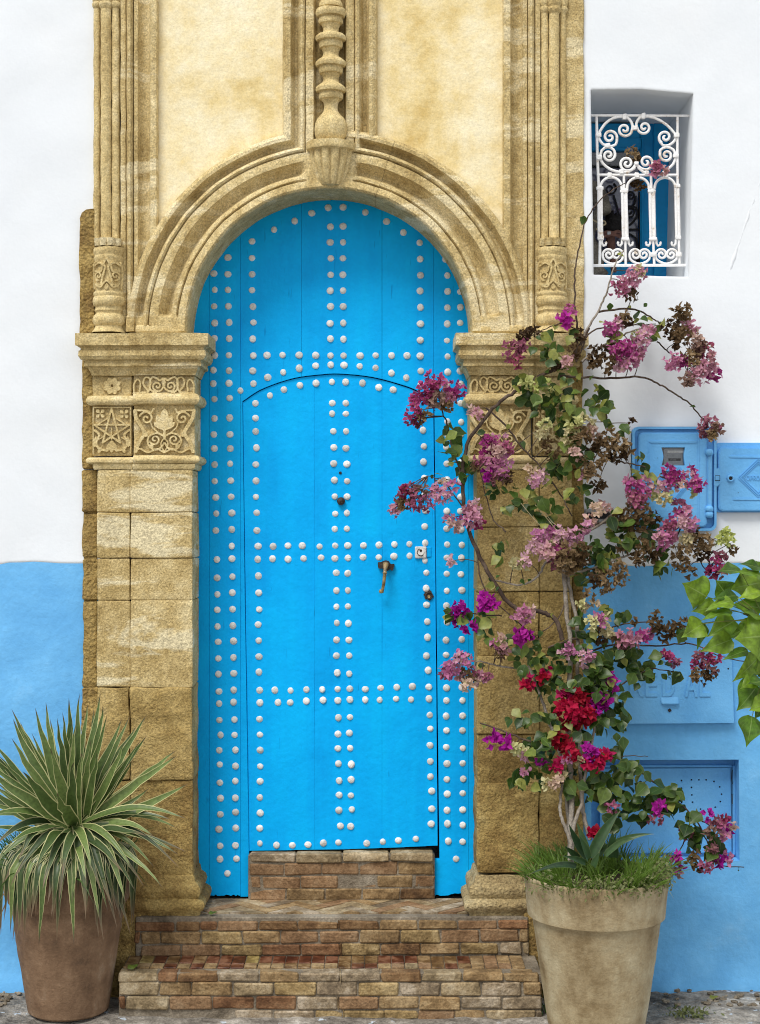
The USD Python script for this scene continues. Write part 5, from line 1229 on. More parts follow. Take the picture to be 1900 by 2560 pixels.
# ------------------------------------------------------------------ striped spiky plant
def agave():
    rng = np.random.default_rng(77)
    b = W(183, 2062, LP[1]); b[2] = 0.60
    t = thing("striped_agave", "green spiky plant with cream edged sword leaves in the brown terracotta pot", "agave", (b[0], b[1], 0.47))
    Q = lambda x, y, d: W(x / 2.588, 1700 + y / 2.588, d)
    prof = [0.62, 0.66, 0.76, 0.9, 1.0, 1.0, 0.93, 0.8, 0.62, 0.42, 0.22, 0.0]
    def leaf(tip, tipd, w, bow, m, lift=0.0, start=(0, 0), nrm=None, sag=0.0):
        p0 = b + np.array([rng.normal(0, 0.012) + start[0], rng.normal(0, 0.012), rng.normal(-0.01, 0.012) + start[1]])
        p2 = Q(tip[0], tip[1], tipd)
        if sag:
            h = (p2 - p0) * np.array([0.5, 0.62, 0]) ; p1 = p0 + h + np.array([0, 0, lift])
        else:
            p1 = (p0 + p2) / 2 + np.array([bow, 0, lift])
        path = bez(p0, p1, p2, 12)
        path[-4:] += np.cumsum(rng.normal(0, 0.0022, (4, 3)), 0)
        path[1:] += np.cumsum(rng.normal(0, 0.0019, (11, 3)), 0)
        if sag or tip[1] > 900:
            cxp = W(LP[0], 0, LP[1])[0]
            for q in range(2, len(path)):
                rad = path[q, :2] - np.array([cxp, LP[1]]); rr = np.linalg.norm(rad)
                need = np.interp(path[q, 2], [0.36, 0.50, 0.545, 0.60], [0.222, 0.226, 0.205, 0.0]) + 0.012 * w / 0.03
                if rr < need and rr > 1e-4: path[q, :2] += rad / rr * (need - rr)
            path[2:-1] = (path[1:-2] + 2 * path[2:-1] + path[3:]) / 4
        side = p2 - p0
        nn = nrm if nrm is not None else np.array([-side[0] * 0.8, -0.55, 0.75 if side[2] < 0.1 else 0.12])
        put_ribbons("leaf", [ribbon(path, [1.14 * w * q for q in prof], nn, fold=rng.uniform(0.25, 0.5), cols=5)], m, t)
    up = [((435,85),-.26,.030),((505,100),-.22,.026),((415,185),-.30,.026),((295,130),-.20,.028),((245,165),-.28,.030),((85,190),-.22,.030),((75,230),-.30,.028),((380,250),-.34,.026),((650,130),-.20,.032),((660,160),-.28,.030),((705,200),-.33,.027),((790,240),-.22,.028),
          ((930,210),-.26,.030),((940,380),-.36,.032),((1150,455),-.28,.033),((1145,492),-.36,.030),((60,345),-.36,.027),((-60,400),-.25,.030),((-60,455),-.36,.030),((-90,590),-.40,.032),((820,250),-.16,.026),((560,230),-.15,.028),((480,290),-.34,.025),((190,380),-.16,.026),
          ((620,180),-.12,.026),((345,240),-.12,.027),((870,300),-.12,.026),((140,270),-.12,.027),((-40,520),-.15,.028),((800,390),-.38,.028),((600,380),-.38,.026),((540,120),-.16,.026)]
    for tip, d, w in up:
        dx = tip[0] - 470
        leaf(tip, d, w * rng.uniform(0.9, 1.05), 0.02 * np.sign(dx) * min(1, abs(dx) / 300), "agave_leaf", lift=0.012 if abs(dx) > 350 else 0.0)
    for i in range(18):
        a = rng.uniform(-1.15, 1.15); q = rng.uniform(420, 720)
        leaf((470 + 1.25 * q * math.sin(a), 930 - q * math.cos(a)), rng.uniform(-.38, -.14), rng.uniform(.018, .027), 0.015 * math.sin(a), "agave_leaf")
    for tip, d, w in (((330,430),-.42,.036),((460,532),-.46,.036),((172,600),-.45,.040),((388,740),-.50,.040)):
        leaf(tip, d, w, 0, "agave_leaf", nrm=np.array([0.05, -0.9, 0.3]), lift=-0.02)
    side = [((1245,660),-.34,.030,.05),((1175,885),-.40,.026,.13),((1160,940),-.30,.024,.10),((1100,905),-.34,.026,.10),((1000,1000),-.40,.028,.10),((-80,690),-.34,.03,.04),((-100,860),-.42,.030,.08),((-60,900),-.30,.028,.07),((-100,780),-.24,.028,.05),((960,700),-.20,.026,.06),((1050,800),-.18,.026,.08),((-30,640),-.14,.026,.05)]
    for tip, d, w, lf in side: leaf(tip, d, w, 0, "agave_leaf", lift=lf, sag=1)
    droop = [((945,1020),-.46,.028),((1160,1140),-.40,.026),((1160,1212),-.43,.022),((1035,1315),-.42,.024),((1185,1095),-.34,.022),((835,1440),-.47,.029),((712,1440),-.49,.034),((640,1565),-.48,.030),((550,1565),-.51,.036),((460,1700),-.50,.034),((325,1570),-.49,.032),((222,1705),-.47,.028),((205,1545),-.48,.030),((252,1250),-.52,.034),((95,1330),-.47,.028),((80,1640),-.43,.028),((20,1340),-.44,.030),((-10,1200),-.42,.030),((-60,1080),-.40,.030),((-90,970),-.36,.030),((30,1545),-.40,.022),((545,1270),-.54,.026),
             ((290,1345),-.51,.026),((600,1250),-.53,.028),((780,1240),-.50,.028),((880,1230),-.45,.026),((760,1500),-.44,.022),((150,1420),-.45,.028),((370,1440),-.50,.030),((690,1520),-.46,.020),((920,1330),-.43,.022),((480,1480),-.51,.028),((410,1280),-.53,.030),((860,1360),-.41,.022),((110,1180),-.46,.028),((50,1060),-.46,.026),((650,1390),-.50,.026),((985,1220),-.40,.022)]
    for i, (tip, d, w) in enumerate(droop):
        leaf(tip, d, w * rng.uniform(0.85, 1.0), 0, "agave_leaf" if i % 2 else "agave_dark", lift=rng.uniform(0.05, 0.10), sag=1)
    for i in range(40):     # older leaves underneath
        a = rng.uniform(math.pi, 2 * math.pi); r = rng.uniform(0.17, 0.26)
        x, y = LP[0], LP[1]
        tipw = np.array([b[0] + r * math.cos(a), b[1] + r * math.sin(a), rng.uniform(0.27, 0.46)])
        p0 = b + np.array([0, 0, -0.05]); p1 = np.array([(p0[0] + tipw[0]) / 2, (p0[1] + tipw[1]) / 2, 0.60])
        path = bez(p0, p1, tipw, 12)
        for q in range(2, 12):
            rad = path[q, :2] - np.array([W(LP[0], 0, LP[1])[0], LP[1]]); rr = np.linalg.norm(rad)
            need = np.interp(path[q, 2], [0.36, 0.50, 0.545, 0.60], [0.22, 0.222, 0.20, 0.0])
            if rr < need: path[q, :2] += rad / rr * (need - rr)
        put_ribbons("leaf", [ribbon(path, [0.030 * q for q in prof], np.array([0, -.3, 1]), 0.3, 5)], "agave_dark", t)
    core = trimesh.creation.icosphere(2, 0.035); core.vertices *= [1, 1, 1.6]; core.apply_translation(b + np.array([0, 0, -0.04]))
    put("stem", core, "bark_dark", t, smooth=True)
    # loose grass round the foot of the plant
    rs = []
    for i in range(330):
        a = rng.uniform(0, 2 * math.pi); r = 0.19 * math.sqrt(rng.uniform(0.2, 1)); left = rng.random() < 0.45
        if left: a = rng.normal(math.pi, 0.5); r = rng.uniform(0.13, 0.20)
        p = np.array([W(LP[0], 0, LP[1])[0] + r * math.cos(a), LP[1] + r * math.sin(a), 0.47])
        h = rng.uniform(0.04, 0.13); o = np.array([math.cos(a), math.sin(a), 0]) * rng.uniform(0.0, 0.09) + np.append(rng.normal(0, 0.03, 2), 0)
        if a % 6.28 > math.pi and r > 0.15 and rng.random() < 0.4: h = -rng.uniform(0.02, 0.12); o *= 1.4
        q = bez(p, p + o * 0.4 + np.array([0, 0, abs(h) * 0.8 + 0.02]), p + o + np.array([0, 0, h]), 5)
        rs.append(ribbon(q, [0.004, 0.0045, 0.004, 0.0025, 0.0], rng.normal(0, 1, 3) + [0, -1, 0.5], 0.2, 3))
    put_ribbons("pot_grass", rs, "grass_blade", None, label="thin grass growing round the foot of the striped plant", cat="grass", kind="stuff")
agave()

# ------------------------------------------------------------------ planting in the beige pot
def pot_planting():
    rng = np.random.default_rng(8)
    c = W(RP[0], 0, RP[1]); c[2] = 0.465
    rs, ws = [], []
    for i in range(3200):
        a = rng.uniform(0, 2 * math.pi); r = 0.222 * math.sqrt(rng.uniform(0.0, 1.0))
        x, y = r * math.cos(a), r * math.sin(a)
        clump = meshkit.noise(np.array([[x * 16 + 3, y * 16, 0.5]]), 5)[0]
        if clump < 0.40 + rng.uniform(0, 0.20): continue
        p = c + np.array([x, y, rng.uniform(-0.01, 0.01)])
        h = (0.02 + 0.15 * max(0, clump - 0.3) * rng.uniform(0.3, 1.6) + 0.03 * rng.random()) * (1.15 if x < -0.1 or x > 0.06 else 0.8)
        out = np.array([math.cos(a), math.sin(a), 0]) * max(0, r - 0.12) * rng.uniform(0.1, 0.9)
        o = out + np.append(rng.normal(0, 0.030, 2), 0)
        if abs(x + 0.01) < 0.075 and y < 0.02 and rng.random() < 0.7: continue
        h *= 0.85
        q = bez(p, p + o * 0.25 + np.array([0, 0, h * 0.7]), p + o + np.array([0, 0, h]), 5)
        rs.append(ribbon(q, [0.0036, 0.0044, 0.0038, 0.0024, 0.0], rng.normal(0, 1, 3) + [0, -1, 0.4], 0.2, 3))
    put_ribbons("pot_grass", rs, "grass_blade", None, label="tufts of fresh grass filling the top of the beige pot", cat="grass", kind="stuff")
    for i in range(2600):
        a = rng.uniform(math.pi * 0.95, math.pi * 2.12); r = rng.uniform(0.185, 0.243)
        front = math.cos(a) * 0.5 + 0.5
        z = rng.normal(0.012, 0.012) - max(0, r - 0.222) * 1.2
        if rng.random() > 0.35 + 0.65 * front: continue
        p = c + np.array([r * math.cos(a), r * math.sin(a), z + 0.018 + 0.03 * front * rng.random()])
        L = rng.uniform(0.007, 0.017); dvec = rng.normal(0, 1, 3) + np.array([0, -0.8, 0.2]); dvec /= np.linalg.norm(dvec)
        q = np.array([p, p + dvec * L * 0.5, p + dvec * L + [0, 0, -0.15 * L]])
        ws.append(ribbon(q, [0.001, L * 0.5, 0.0], rng.normal(0, 0.5, 3) + [0, -0.6, 1], 0.2, 3))
    for i in range(220):    # dry stalks lying on the rim
        a = rng.uniform(math.pi * 1.15, math.pi * 1.9); r = rng.uniform(0.17, 0.235)
        p = c + np.array([r * math.cos(a), r * math.sin(a), rng.uniform(0.0, 0.035)])
        o = rng.normal(0, 0.022, 3); o[2] = -abs(o[2]) * 0.8
        ws.append(ribbon(bez(p, p + o * 0.5 + [0, -0.005, 0.014], p + o, 4), [0.0016, 0.002, 0.0016, 0.0], [0, -1, 0.5], 0.1, 3))
    put_ribbons("creeping_weeds", ws, "weed_leaf", None, label="small creeping weeds spilling over the rim of the beige pot", cat="weeds", kind="stuff")
    t = thing("green_aloe", "dark green pointed fleshy leaves of a small aloe among the pot grass", "aloe", (c[0], c[1], 0.46))
    Q = lambda x, y, d: W(1150 + x / 2.2027, 1780 + y / 2.2027, d)
    for bx, by, tx, ty, w, d0, d1, bow in ((700, 800, 598, 612, 62, -.46, -.50, -.01), (720, 800, 886, 542, 78, -.45, -.44, 0), (780, 770, 1072, 672, 52, -.44, -.47, 0.0), (705, 810, 652, 672, 76, -.50, -.53, 0), (845, 800, 840, 655, 84, -.50, -.52, 0), (650, 800, 572, 735, 46, -.50, -.56, 0), (640, 850, 375, 897, 46, -.56, -.60, 0.02), (735, 850, 770, 770, 50, -.55, -.56, 0), (690, 830, 560, 790, 44, -.54, -.60, .01), (700, 770, 640, 600, 50, -.42, -.42, 0), (760, 790, 800, 640, 60, -.41, -.40, 0), (800, 790, 960, 700, 46, -.52, -.56, .01)):
        p0, p2 = Q(bx, by, d0), Q(tx, ty, d1); p1 = (p0 + p2) / 2 + np.array([bow, 0, 0.03 if abs(tx - bx) > 150 else 0.0])
        w *= 0.8 * S(d0) / 2.2027
        put_ribbons("leaf", [ribbon(bez(p0, p1, p2, 10), [w * q for q in (0.75, 0.95, 1.0, 0.98, 0.9, 0.76, 0.58, 0.38, 0.18, 0)], np.array([rng.normal(0, .5), -0.8, 0.4]), 0.45, 5)], "aloe_leaf", t)
pot_planting()

# ------------------------------------------------------------------ flowering climber
def climber():
    rng = np.random.default_rng(2024)
    base = W(1432, 2150, -0.40)
    t = thing("bougainvillea", "tall straggling bougainvillea with magenta, red and dried brown bracts climbing beside the door", "climber", (base[0], -0.40, 0.46))
    def dep(px, py):
        d = np.interp(py, [300, 650, 900, 1300, 1700, 2000, 2150], [-0.02, -0.09, -0.165, -0.20, -0.28, -0.36, -0.40])
        if px > 1470: d = d * np.interp(px, [1470, 1620, 1850], [1, 0.75, 0.6])
        return d
    branches = []
    def branch(pts, r0, r1, m, off=0.0, name="branch"):
        P = [W(x, y, dep(x, y) + off) for x, y in pts]
        c = smoothline(P, 6)
        c[1:-1] += rng.normal(0, 0.0012, (len(c) - 2, 3))
        put(name, tube(c, np.linspace(r0, r1, len(c)) * S(-0.25), 7), m, t, smooth=60)
        branches.append(c)
    g, dk = "bark_grey", "bark_dark"
    branch([(1427, 2160), (1427, 2105), (1429, 1984), (1425, 1900), (1420, 1800), (1424, 1700), (1426, 1594), (1418, 1545), (1412, 1469), (1408, 1400), (1395, 1330)], 7.5, 5, g, name="stem")
    branch([(1424, 2150), (1425, 2098), (1407, 2055), (1400, 2020), (1406, 1960)], 5, 3.5, g, -0.02, name="stem")
    branch([(1430, 2150), (1434, 2070), (1453, 2007), (1460, 1950), (1475, 1880), (1490, 1800)], 5.5, 3, g, -0.015, name="stem")
    branch([(1424, 2120), (1420, 2034), (1411, 1934), (1385, 1840), (1368, 1789), (1350, 1735), (1333, 1690), (1320, 1665)], 5, 3, g, 0.02, name="stem")
    branch([(1475, 2100), (1462, 2050), (1455, 2000), (1450, 1900), (1445, 1700), (1442, 1561), (1430, 1500), (1418, 1440), (1402, 1390)], 5.5, 4.5, g, 0.01, name="stem")
    branch([(1407, 1600), (1388, 1550), (1350, 1529), (1295, 1523), (1262, 1496), (1224, 1436), (1197, 1387), (1173, 1327), (1160, 1270), (1157, 1204), (1158, 1152), (1178, 1092), (1242, 1012), (1287, 980), (1350, 940), (1402, 916), (1440, 880), (1472, 820)], 6, 4, dk)
    branch([(1455, 850), (1472, 816), (1497, 775), (1518, 728), (1535, 668), (1560, 625)], 3.6, 1.6, g)
    branch([(1497, 780), (1570, 771), (1614, 785), (1640, 802), (1667, 816)], 3, 1.4, dk)
    branch([(1400, 940), (1460, 944), (1540, 946), (1604, 942), (1650, 962), (1689, 986), (1725, 1010), (1756, 1046)], 3.2, 1.8, dk)
    branch([(1455, 905), (1500, 870), (1540, 845), (1580, 828), (1650, 812)], 3.4, 1.6, g)
    branch([(1440, 905), (1480, 828), (1560, 815), (1640, 810)], 2.6, 1.3, dk)
    branch([(1642, 854), (1672, 880), (1702, 901), (1720, 930)], 2, 1.2, dk)
    branch([(1440, 900), (1444, 830), (1438, 760), (1436, 690), (1444, 640), (1462, 560), (1495, 505), (1530, 475), (1566, 457)], 2.8, 1.2, dk)
    branch([(1485, 960), (1510, 1010), (1518, 1060), (1516, 1100)], 2.2, 1.3, dk)
    branch([(1440, 1110), (1485, 1128), (1541, 1150), (1580, 1160), (1614, 1168)], 3, 1.5, dk)
    branch([(1410, 1400), (1440, 1350), (1497, 1313), (1538, 1282), (1570, 1268), (1601, 1250), (1635, 1215), (1650, 1185)], 4, 2, g)
    branch([(1400, 1380), (1450, 1330), (1520, 1305), (1600, 1320), (1660, 1335), (1720, 1360), (1765, 1425)], 3.4, 1.4, dk)
    branch([(1412, 1440), (1480, 1420), (1560, 1390), (1640, 1370), (1720, 1365)], 3.6, 1.6, g)
    branch([(1405, 1420), (1372, 1400), (1350, 1432), (1330, 1452), (1298, 1463), (1262, 1455), (1232, 1450)], 3.6, 2, g)
    branch([(1265, 1330), (1235, 1300), (1215, 1240), (1200, 1170)], 2, 1.2, dk)
    branch([(1160, 1205), (1130, 1120), (1118, 1060), (1105, 1020), (1120, 985), (1160, 965)], 2.6, 1.3, dk)
    branch([(1161, 1220), (1125, 1200), (1090, 1195), (1070, 1190)], 1.6, 0.9, dk)
    branch([(1170, 1280), (1140, 1245), (1110, 1205), (1085, 1198)], 2.2, 1.2, dk)
    branch([(1215, 1020), (1262, 1062), (1305, 1118), (1350, 1165), (1400, 1235), (1430, 1290)], 2.6, 1.6, dk)
    branch([(1195, 1390), (1200, 1440), (1228, 1495), (1300, 1560), (1350, 1600)], 2, 1.2, dk)
    branch([(1340, 1690), (1300, 1675), (1250, 1665), (1200, 1655), (1150, 1650)], 3, 1.4, g)
    branch([(1370, 1620), (1420, 1600), (1480, 1590), (1560, 1560), (1640, 1560), (1720, 1610)], 2.6, 1.2, dk)
    branch([(1430, 1640), (1540, 1612), (1640, 1615), (1730, 1610), (1800, 1640), (1870, 1655)], 2.6, 1.2, dk)
    branch([(1450, 1760), (1520, 1730), (1580, 1695), (1630, 1672), (1690, 1680)], 2.6, 1.2, dk)
    branch([(1380, 1880), (1300, 1845), (1250, 1825), (1200, 1808)], 2.8, 2, dk)
    branch([(1440, 1900), (1520, 1890), (1580, 1915), (1640, 1960), (1700, 2010), (1740, 2050), (1770, 2110), (1800, 2160), (1860, 2168)], 3.4, 1.2, dk)
    branch([(1730, 2040), (1770, 2060), (1800, 2080), (1830, 2070)], 2, 1, dk)
    branch([(1730, 2030), (1715, 2090), (1690, 2150), (1680, 2190)], 2, 1, dk)
    branch([(1520, 1895), (1570, 1890), (1620, 1892)], 1.6, 0.8, dk)
    branch([(1255, 1540), (1200, 1535), (1150, 1530), (1110, 1528)], 1.8, 1.0, dk)
    branch([(1455, 830), (1400, 810), (1350, 830), (1300, 850)], 1.8, 1.0, dk)
    branch([(1415, 1480), (1400, 1540), (1340, 1590), (1300, 1600)], 2.0, 1.0, dk)
    pool = np.vstack(branches)
    # bract clusters: position in photograph / 1.15, radius, tones
    m_, p_, b_, w_, v_, u_, r_, c_, l_ = "magenta", "pink", "brown", "wine", "mauve", "purple", "red", "cream", "lime"
    CL = [(1362,618,24,m_),(1380,597,18,m_),(1345,628,16,v_),(1372,640,12,b_),(1232,685,20,m_),(1225,695,12,u_),(1112,765,22,v_),(1130,750,18,v_),(1140,730,15,b_),(1120,785,12,w_),(1160,720,14,b_),(1330,715,20,m_),(1348,705,14,p_),(1355,765,26,m_),(1378,755,22,m_),(1338,760,16,m_),(1365,785,22,m_),(1395,738,20,p_),(1410,720,14,p_),(1345,790,20,p_),(1385,775,16,m_),(1385,735,12,c_),
          (1480,676,20,b_),(1490,690,14,b_),(1460,715,22,b_),(1480,730,24,b_),(1498,712,18,m_),(1512,738,18,m_),(1470,745,16,b_),(1520,755,16,v_),(1462,788,18,m_),(1485,790,16,m_),(1530,765,20,w_),(1545,780,12,m_),(1500,775,16,b_),(1515,770,16,v_),(1510,795,14,b_),(1535,805,22,m_),(1515,815,20,m_),(1550,815,14,m_),(1495,828,18,v_),(1530,792,12,m_),
          (1300,775,24,b_),(1318,790,20,b_),(1285,785,16,b_),(1340,745,14,b_),(1355,690,16,b_),(1365,700,10,b_),(1545,925,22,v_),(1535,940,18,v_),(1560,935,16,v_),(1548,948,14,b_),
          (945,832,22,w_),(925,850,22,w_),(960,850,22,m_),(905,868,16,w_),(990,850,18,m_),(975,866,18,m_),(950,872,20,v_),(930,870,18,w_),(900,895,16,w_),(910,912,16,v_),(892,912,12,w_),(968,882,14,b_),(920,905,12,b_),(945,840,10,c_),
          (1062,965,20,m_),(1085,960,18,m_),(1100,975,16,m_),(1060,985,16,m_),(1080,985,18,m_),(1072,1005,18,m_),(1095,1000,16,p_),(1065,1025,18,u_),(1090,1025,16,p_),(1045,1005,16,v_),(1100,1040,14,b_),(1080,1042,12,v_),(1035,1015,10,b_),
          (1155,1030,16,p_),(1172,1035,18,p_),(1160,1048,12,p_),(878,1068,10,w_),(868,1085,16,v_),(860,1108,12,m_),(895,1065,14,v_),(910,1070,20,v_),(905,1092,20,v_),(925,1095,16,v_),(885,1095,18,b_),(950,1068,16,p_),(962,1078,18,p_),(960,1055,12,p_),(985,1055,10,p_),(1022,1112,16,m_),(1030,1130,18,m_),(1010,1130,14,m_),(975,1130,12,p_),(988,1142,14,m_),(1040,1140,12,w_),(1035,1100,12,p_),
          (1025,890,10,p_),(1040,900,10,p_),(1185,925,12,c_),(1250,920,16,c_),(1275,915,18,c_),(1262,945,22,b_),(1285,940,20,c_),(1240,950,16,c_),(1295,960,18,b_),(1180,940,14,c_),(1190,965,12,b_),(1200,985,14,b_),(1325,955,20,b_),(1345,965,18,b_),(1312,975,16,b_),(1340,990,20,b_),(1362,975,14,b_),(1305,1000,14,b_),(1270,1000,12,b_),(1285,1030,16,b_),(1300,1055,14,b_),(1270,1030,9,m_),(1280,1020,12,b_),(1250,985,12,c_),(1370,920,9,b_),
          (1235,785,14,p_),(1250,765,14,b_),(1215,800,10,b_),(1260,730,12,b_),(1165,845,9,l_),(1180,835,12,l_),(1145,830,12,l_),(1190,850,9,c_),
          (1382,1060,18,m_),(1400,1050,14,m_),(1375,1078,16,m_),(1402,1075,12,m_),(1370,1050,12,m_),(1388,1088,16,m_),(1455,1025,14,m_),(1468,1042,18,m_),(1450,1055,14,p_),(1480,1055,12,p_),(1500,1040,18,m_),(1512,1055,18,m_),(1505,1068,12,c_),(1505,1025,10,m_),(1430,1058,10,p_),
          (1175,1165,18,p_),(1195,1160,20,p_),(1220,1165,18,p_),(1170,1190,22,p_),(1190,1195,20,p_),(1215,1200,18,m_),(1240,1180,20,p_),(1255,1165,14,p_),(1210,1180,16,c_),(1235,1205,22,b_),(1255,1215,20,b_),(1262,1195,18,b_),(1225,1225,18,b_),(1205,1222,14,v_),(1270,1220,12,b_),(1240,1240,10,b_),
          (1285,1130,14,p_),(1300,1110,14,p_),(1315,1100,12,p_),(1275,1145,14,p_),(1370,1120,22,b_),(1390,1105,20,b_),(1395,1130,20,b_),(1350,1125,16,b_),(1335,1140,14,b_),(1370,1145,16,b_),(1420,1130,14,b_),(1440,1085,12,c_),(1452,1080,10,l_),(1475,1105,16,m_),(1490,1115,16,m_),(1470,1130,20,m_),(1485,1140,18,p_),(1455,1140,14,m_),(1440,1175,20,m_),(1460,1165,14,m_),(1430,1165,12,m_),(1500,1140,18,p_),(1510,1160,18,b_),(1495,1170,14,c_),(1515,1175,18,b_),(1535,1180,16,b_),(1500,1195,20,b_),(1530,1205,16,b_),(1480,1225,18,b_),(1470,1200,14,b_),(1495,1240,14,b_),(1420,1205,16,b_),(1400,1185,18,b_),(1355,1190,14,b_),(1580,1160,12,l_),(1570,1175,14,l_),(1590,1180,9,l_),(1420,1075,12,l_),
          (1555,1230,18,w_),(1570,1210,14,v_),(1548,1245,16,w_),(1575,1245,12,v_),(1590,1195,9,b_),(1300,1250,20,b_),(1320,1265,20,b_),(1340,1240,20,b_),(1310,1275,16,b_),(1350,1260,16,b_),(1290,1265,12,b_),(1385,1215,14,b_),(1130,1228,14,c_),(1142,1220,12,p_),(1120,1222,9,c_),(983,1220,9,p_),
          (1000,1325,16,u_),(990,1335,14,u_),(1020,1362,14,u_),(995,1350,10,u_),(1055,1298,13,u_),(1068,1320,14,u_),(1050,1318,12,u_),(1135,1382,14,u_),(1122,1385,12,u_),(1145,1378,12,u_),(1140,1338,18,m_),(1155,1330,12,p_),(1128,1335,12,m_),(1078,1400,10,m_),(1092,1410,12,m_),(1090,1390,10,c_),(1088,1420,9,b_),
          (980,1455,18,m_),(968,1462,12,m_),(995,1435,14,p_),(1015,1435,10,p_),(1018,1468,18,b_),(1030,1462,14,v_),(1045,1475,12,m_),(1060,1468,10,m_),(1015,1490,12,c_),(1028,1480,10,p_),(1000,1470,12,p_),(1000,1425,10,p_),
          (1152,1482,11,r_),(1145,1488,10,r_),(1188,1462,10,r_),(1180,1475,9,r_),(1232,1520,20,r_),(1255,1515,20,r_),(1225,1545,20,r_),(1250,1545,24,r_),(1272,1535,18,r_),(1238,1568,15,r_),(1262,1565,14,r_),(1280,1555,14,r_),(1300,1525,16,u_),(1315,1530,12,u_),(1322,1478,14,u_),(1330,1490,10,u_),(1295,1545,10,u_),
          (1212,1610,18,r_),(1230,1620,16,r_),(1240,1635,16,r_),(1285,1640,16,u_),(1275,1630,14,u_),(1290,1660,20,r_),(1270,1655,12,r_),(1305,1650,14,r_),(1318,1642,10,r_),(1212,1665,14,r_),(1232,1650,9,p_),(1255,1650,9,c_),
          (1072,1610,13,u_),(1098,1614,14,u_),(1130,1632,14,c_),(1145,1642,10,p_),(1120,1625,9,c_),(1178,1660,12,u_),(1140,1672,8,p_),(1212,1700,14,c_),(1220,1685,10,c_),(1190,1705,9,c_),(1290,1808,10,r_),(1298,1812,8,r_),
          (1268,1432,14,p_),(1280,1425,10,p_),(1235,1415,14,p_),(1225,1425,10,p_),(1285,1355,14,c_),(1300,1350,14,p_),(1315,1345,10,c_),(1295,1370,14,b_),(1320,1370,14,c_),(1305,1385,14,b_),(1330,1385,10,b_),(1275,1320,10,c_),(1290,1315,8,c_),(1280,1295,10,b_),(1265,1315,9,c_),
          (1360,1385,18,m_),(1375,1390,14,m_),(1352,1395,12,m_),(1395,1385,14,m_),(1410,1378,12,m_),(1385,1380,10,p_),(1425,1345,16,b_),(1430,1365,16,b_),(1445,1378,16,b_),(1460,1370,14,b_),(1480,1355,14,b_),(1380,1350,8,b_),
          (1520,1430,14,v_),(1540,1420,12,w_),(1530,1470,14,b_),(1515,1468,14,b_),(1550,1450,14,v_),(1545,1465,12,b_),(1515,1445,12,w_),(1535,1440,8,v_),(1555,1432,10,w_),(1455,1430,9,w_),(1468,1438,9,v_),(1445,1422,8,w_),
          (1430,1758,14,u_),(1425,1782,12,v_),(1330,1757,12,v_),(1535,1770,12,u_),(1550,1785,12,v_),(1575,1775,10,w_),(1580,1800,12,u_),(1565,1790,10,m_),(1548,1810,14,v_),(1575,1815,12,m_),(1565,1870,14,u_),(1580,1868,12,m_),(1550,1865,12,v_),(1535,1885,12,m_),(1510,1862,12,b_),(1500,1880,9,b_),(1520,1885,8,b_),(1470,1860,10,u_),(1468,1882,12,u_),(1478,1895,8,m_),(1490,1810,12,v_),(1545,1845,12,v_),(1590,1800,9,m_),
          (1372,333,15,b_),(1385,345,9,b_),(1430,362,15,m_),(1440,372,12,p_),(1422,375,10,m_),(1388,405,12,b_),(1375,395,10,b_),(1390,590,9,c_),(1395,595,10,m_)]
    clusters = []
    for (x, y, rpx, tone) in CL:
        px, py = x * 1.15, y * 1.15
        R = rpx * 1.32 * S(-0.2)
        d = dep(px, py) - rng.uniform(0.0, 0.05) - 0.012
        if py < 500: d = 0.05 if tone != b_ or x > 1400 else 0.085
        if py < 500 and tone == m_ or tone == p_ and py < 500: d = 0.035
        clusters.append((W(px, py, d), R, tone, px, py))
    nb = 0
    for c, R, tone, px, py in clusters:
        rs = []
        dry = tone in (b_, v_)
        fresh = tone in (r_, u_)
        s0 = 0.0165 if not fresh else 0.0205
        n = int(4 + (12.5 if not fresh else 7.5) * (R / 0.024) ** 2)
        for k in range(n):
            v = rng.normal(0, 1, 3); v /= np.linalg.norm(v)
            if v[1] > 0.35: v[1] *= -1
            p = c + v * R * np.array([1, 0.75, 1]) * rng.uniform(0.35, 0.92)
            ax = v * 0.8 + rng.normal(0, 0.45, 3) + np.array([0, -0.45, 0.15]); ax /= np.linalg.norm(ax)
            e1 = np.cross(ax, rng.normal(0, 1, 3)); e1 /= np.linalg.norm(e1); e2 = np.cross(ax, e1)
            op = rng.uniform(0.5, 1.1) if not dry else rng.uniform(0.3, 1.2)
            for q in range(3):
                a = 2 * math.pi * q / 3 + rng.normal(0, 0.2)
                side = e1 * math.cos(a) + e2 * math.sin(a)
                L = s0 * rng.uniform(0.75, 1.15) * (0.9 if dry else 1)
                p1 = p + (ax * 0.45 + side * 0.35 * op) * L
                p2 = p + (ax * 0.65 + side * 0.95 * op) * L + rng.normal(0, 0.15, 3) * L * (1.3 if dry else 0.5)
                w = L * rng.uniform(0.6, 0.85)
                rs.append(ribbon(bez(p, p1, p2, 4), [w * 0.25, w, w * 0.78, 0], ax - side * 0.6, rng.uniform(-0.1, 0.5) * (2.0 if dry else 1), 3))
        put_ribbons("flower_cluster" if not dry else "dried_flower_cluster", rs, "bract_" + tone, t)
        # twig to the nearest branch
        dd = np.linalg.norm((pool - c) * [1, 0.6, 1], axis=1); k = int(np.argmin(dd))
        if dd[k] < 0.14 and dd[k] > 0.015 and R > 0.011 and nb < 280:
            q0 = pool[k]; mid = (q0 + c) / 2 + rng.normal(0, 0.006, 3) + [0, 0, 0.006]
            put("twig", tube(bez(q0, mid, c, 6), np.linspace(1.3, 0.8, 6) * S(), 5, False), "bark_dark", t, smooth=True); nb += 1
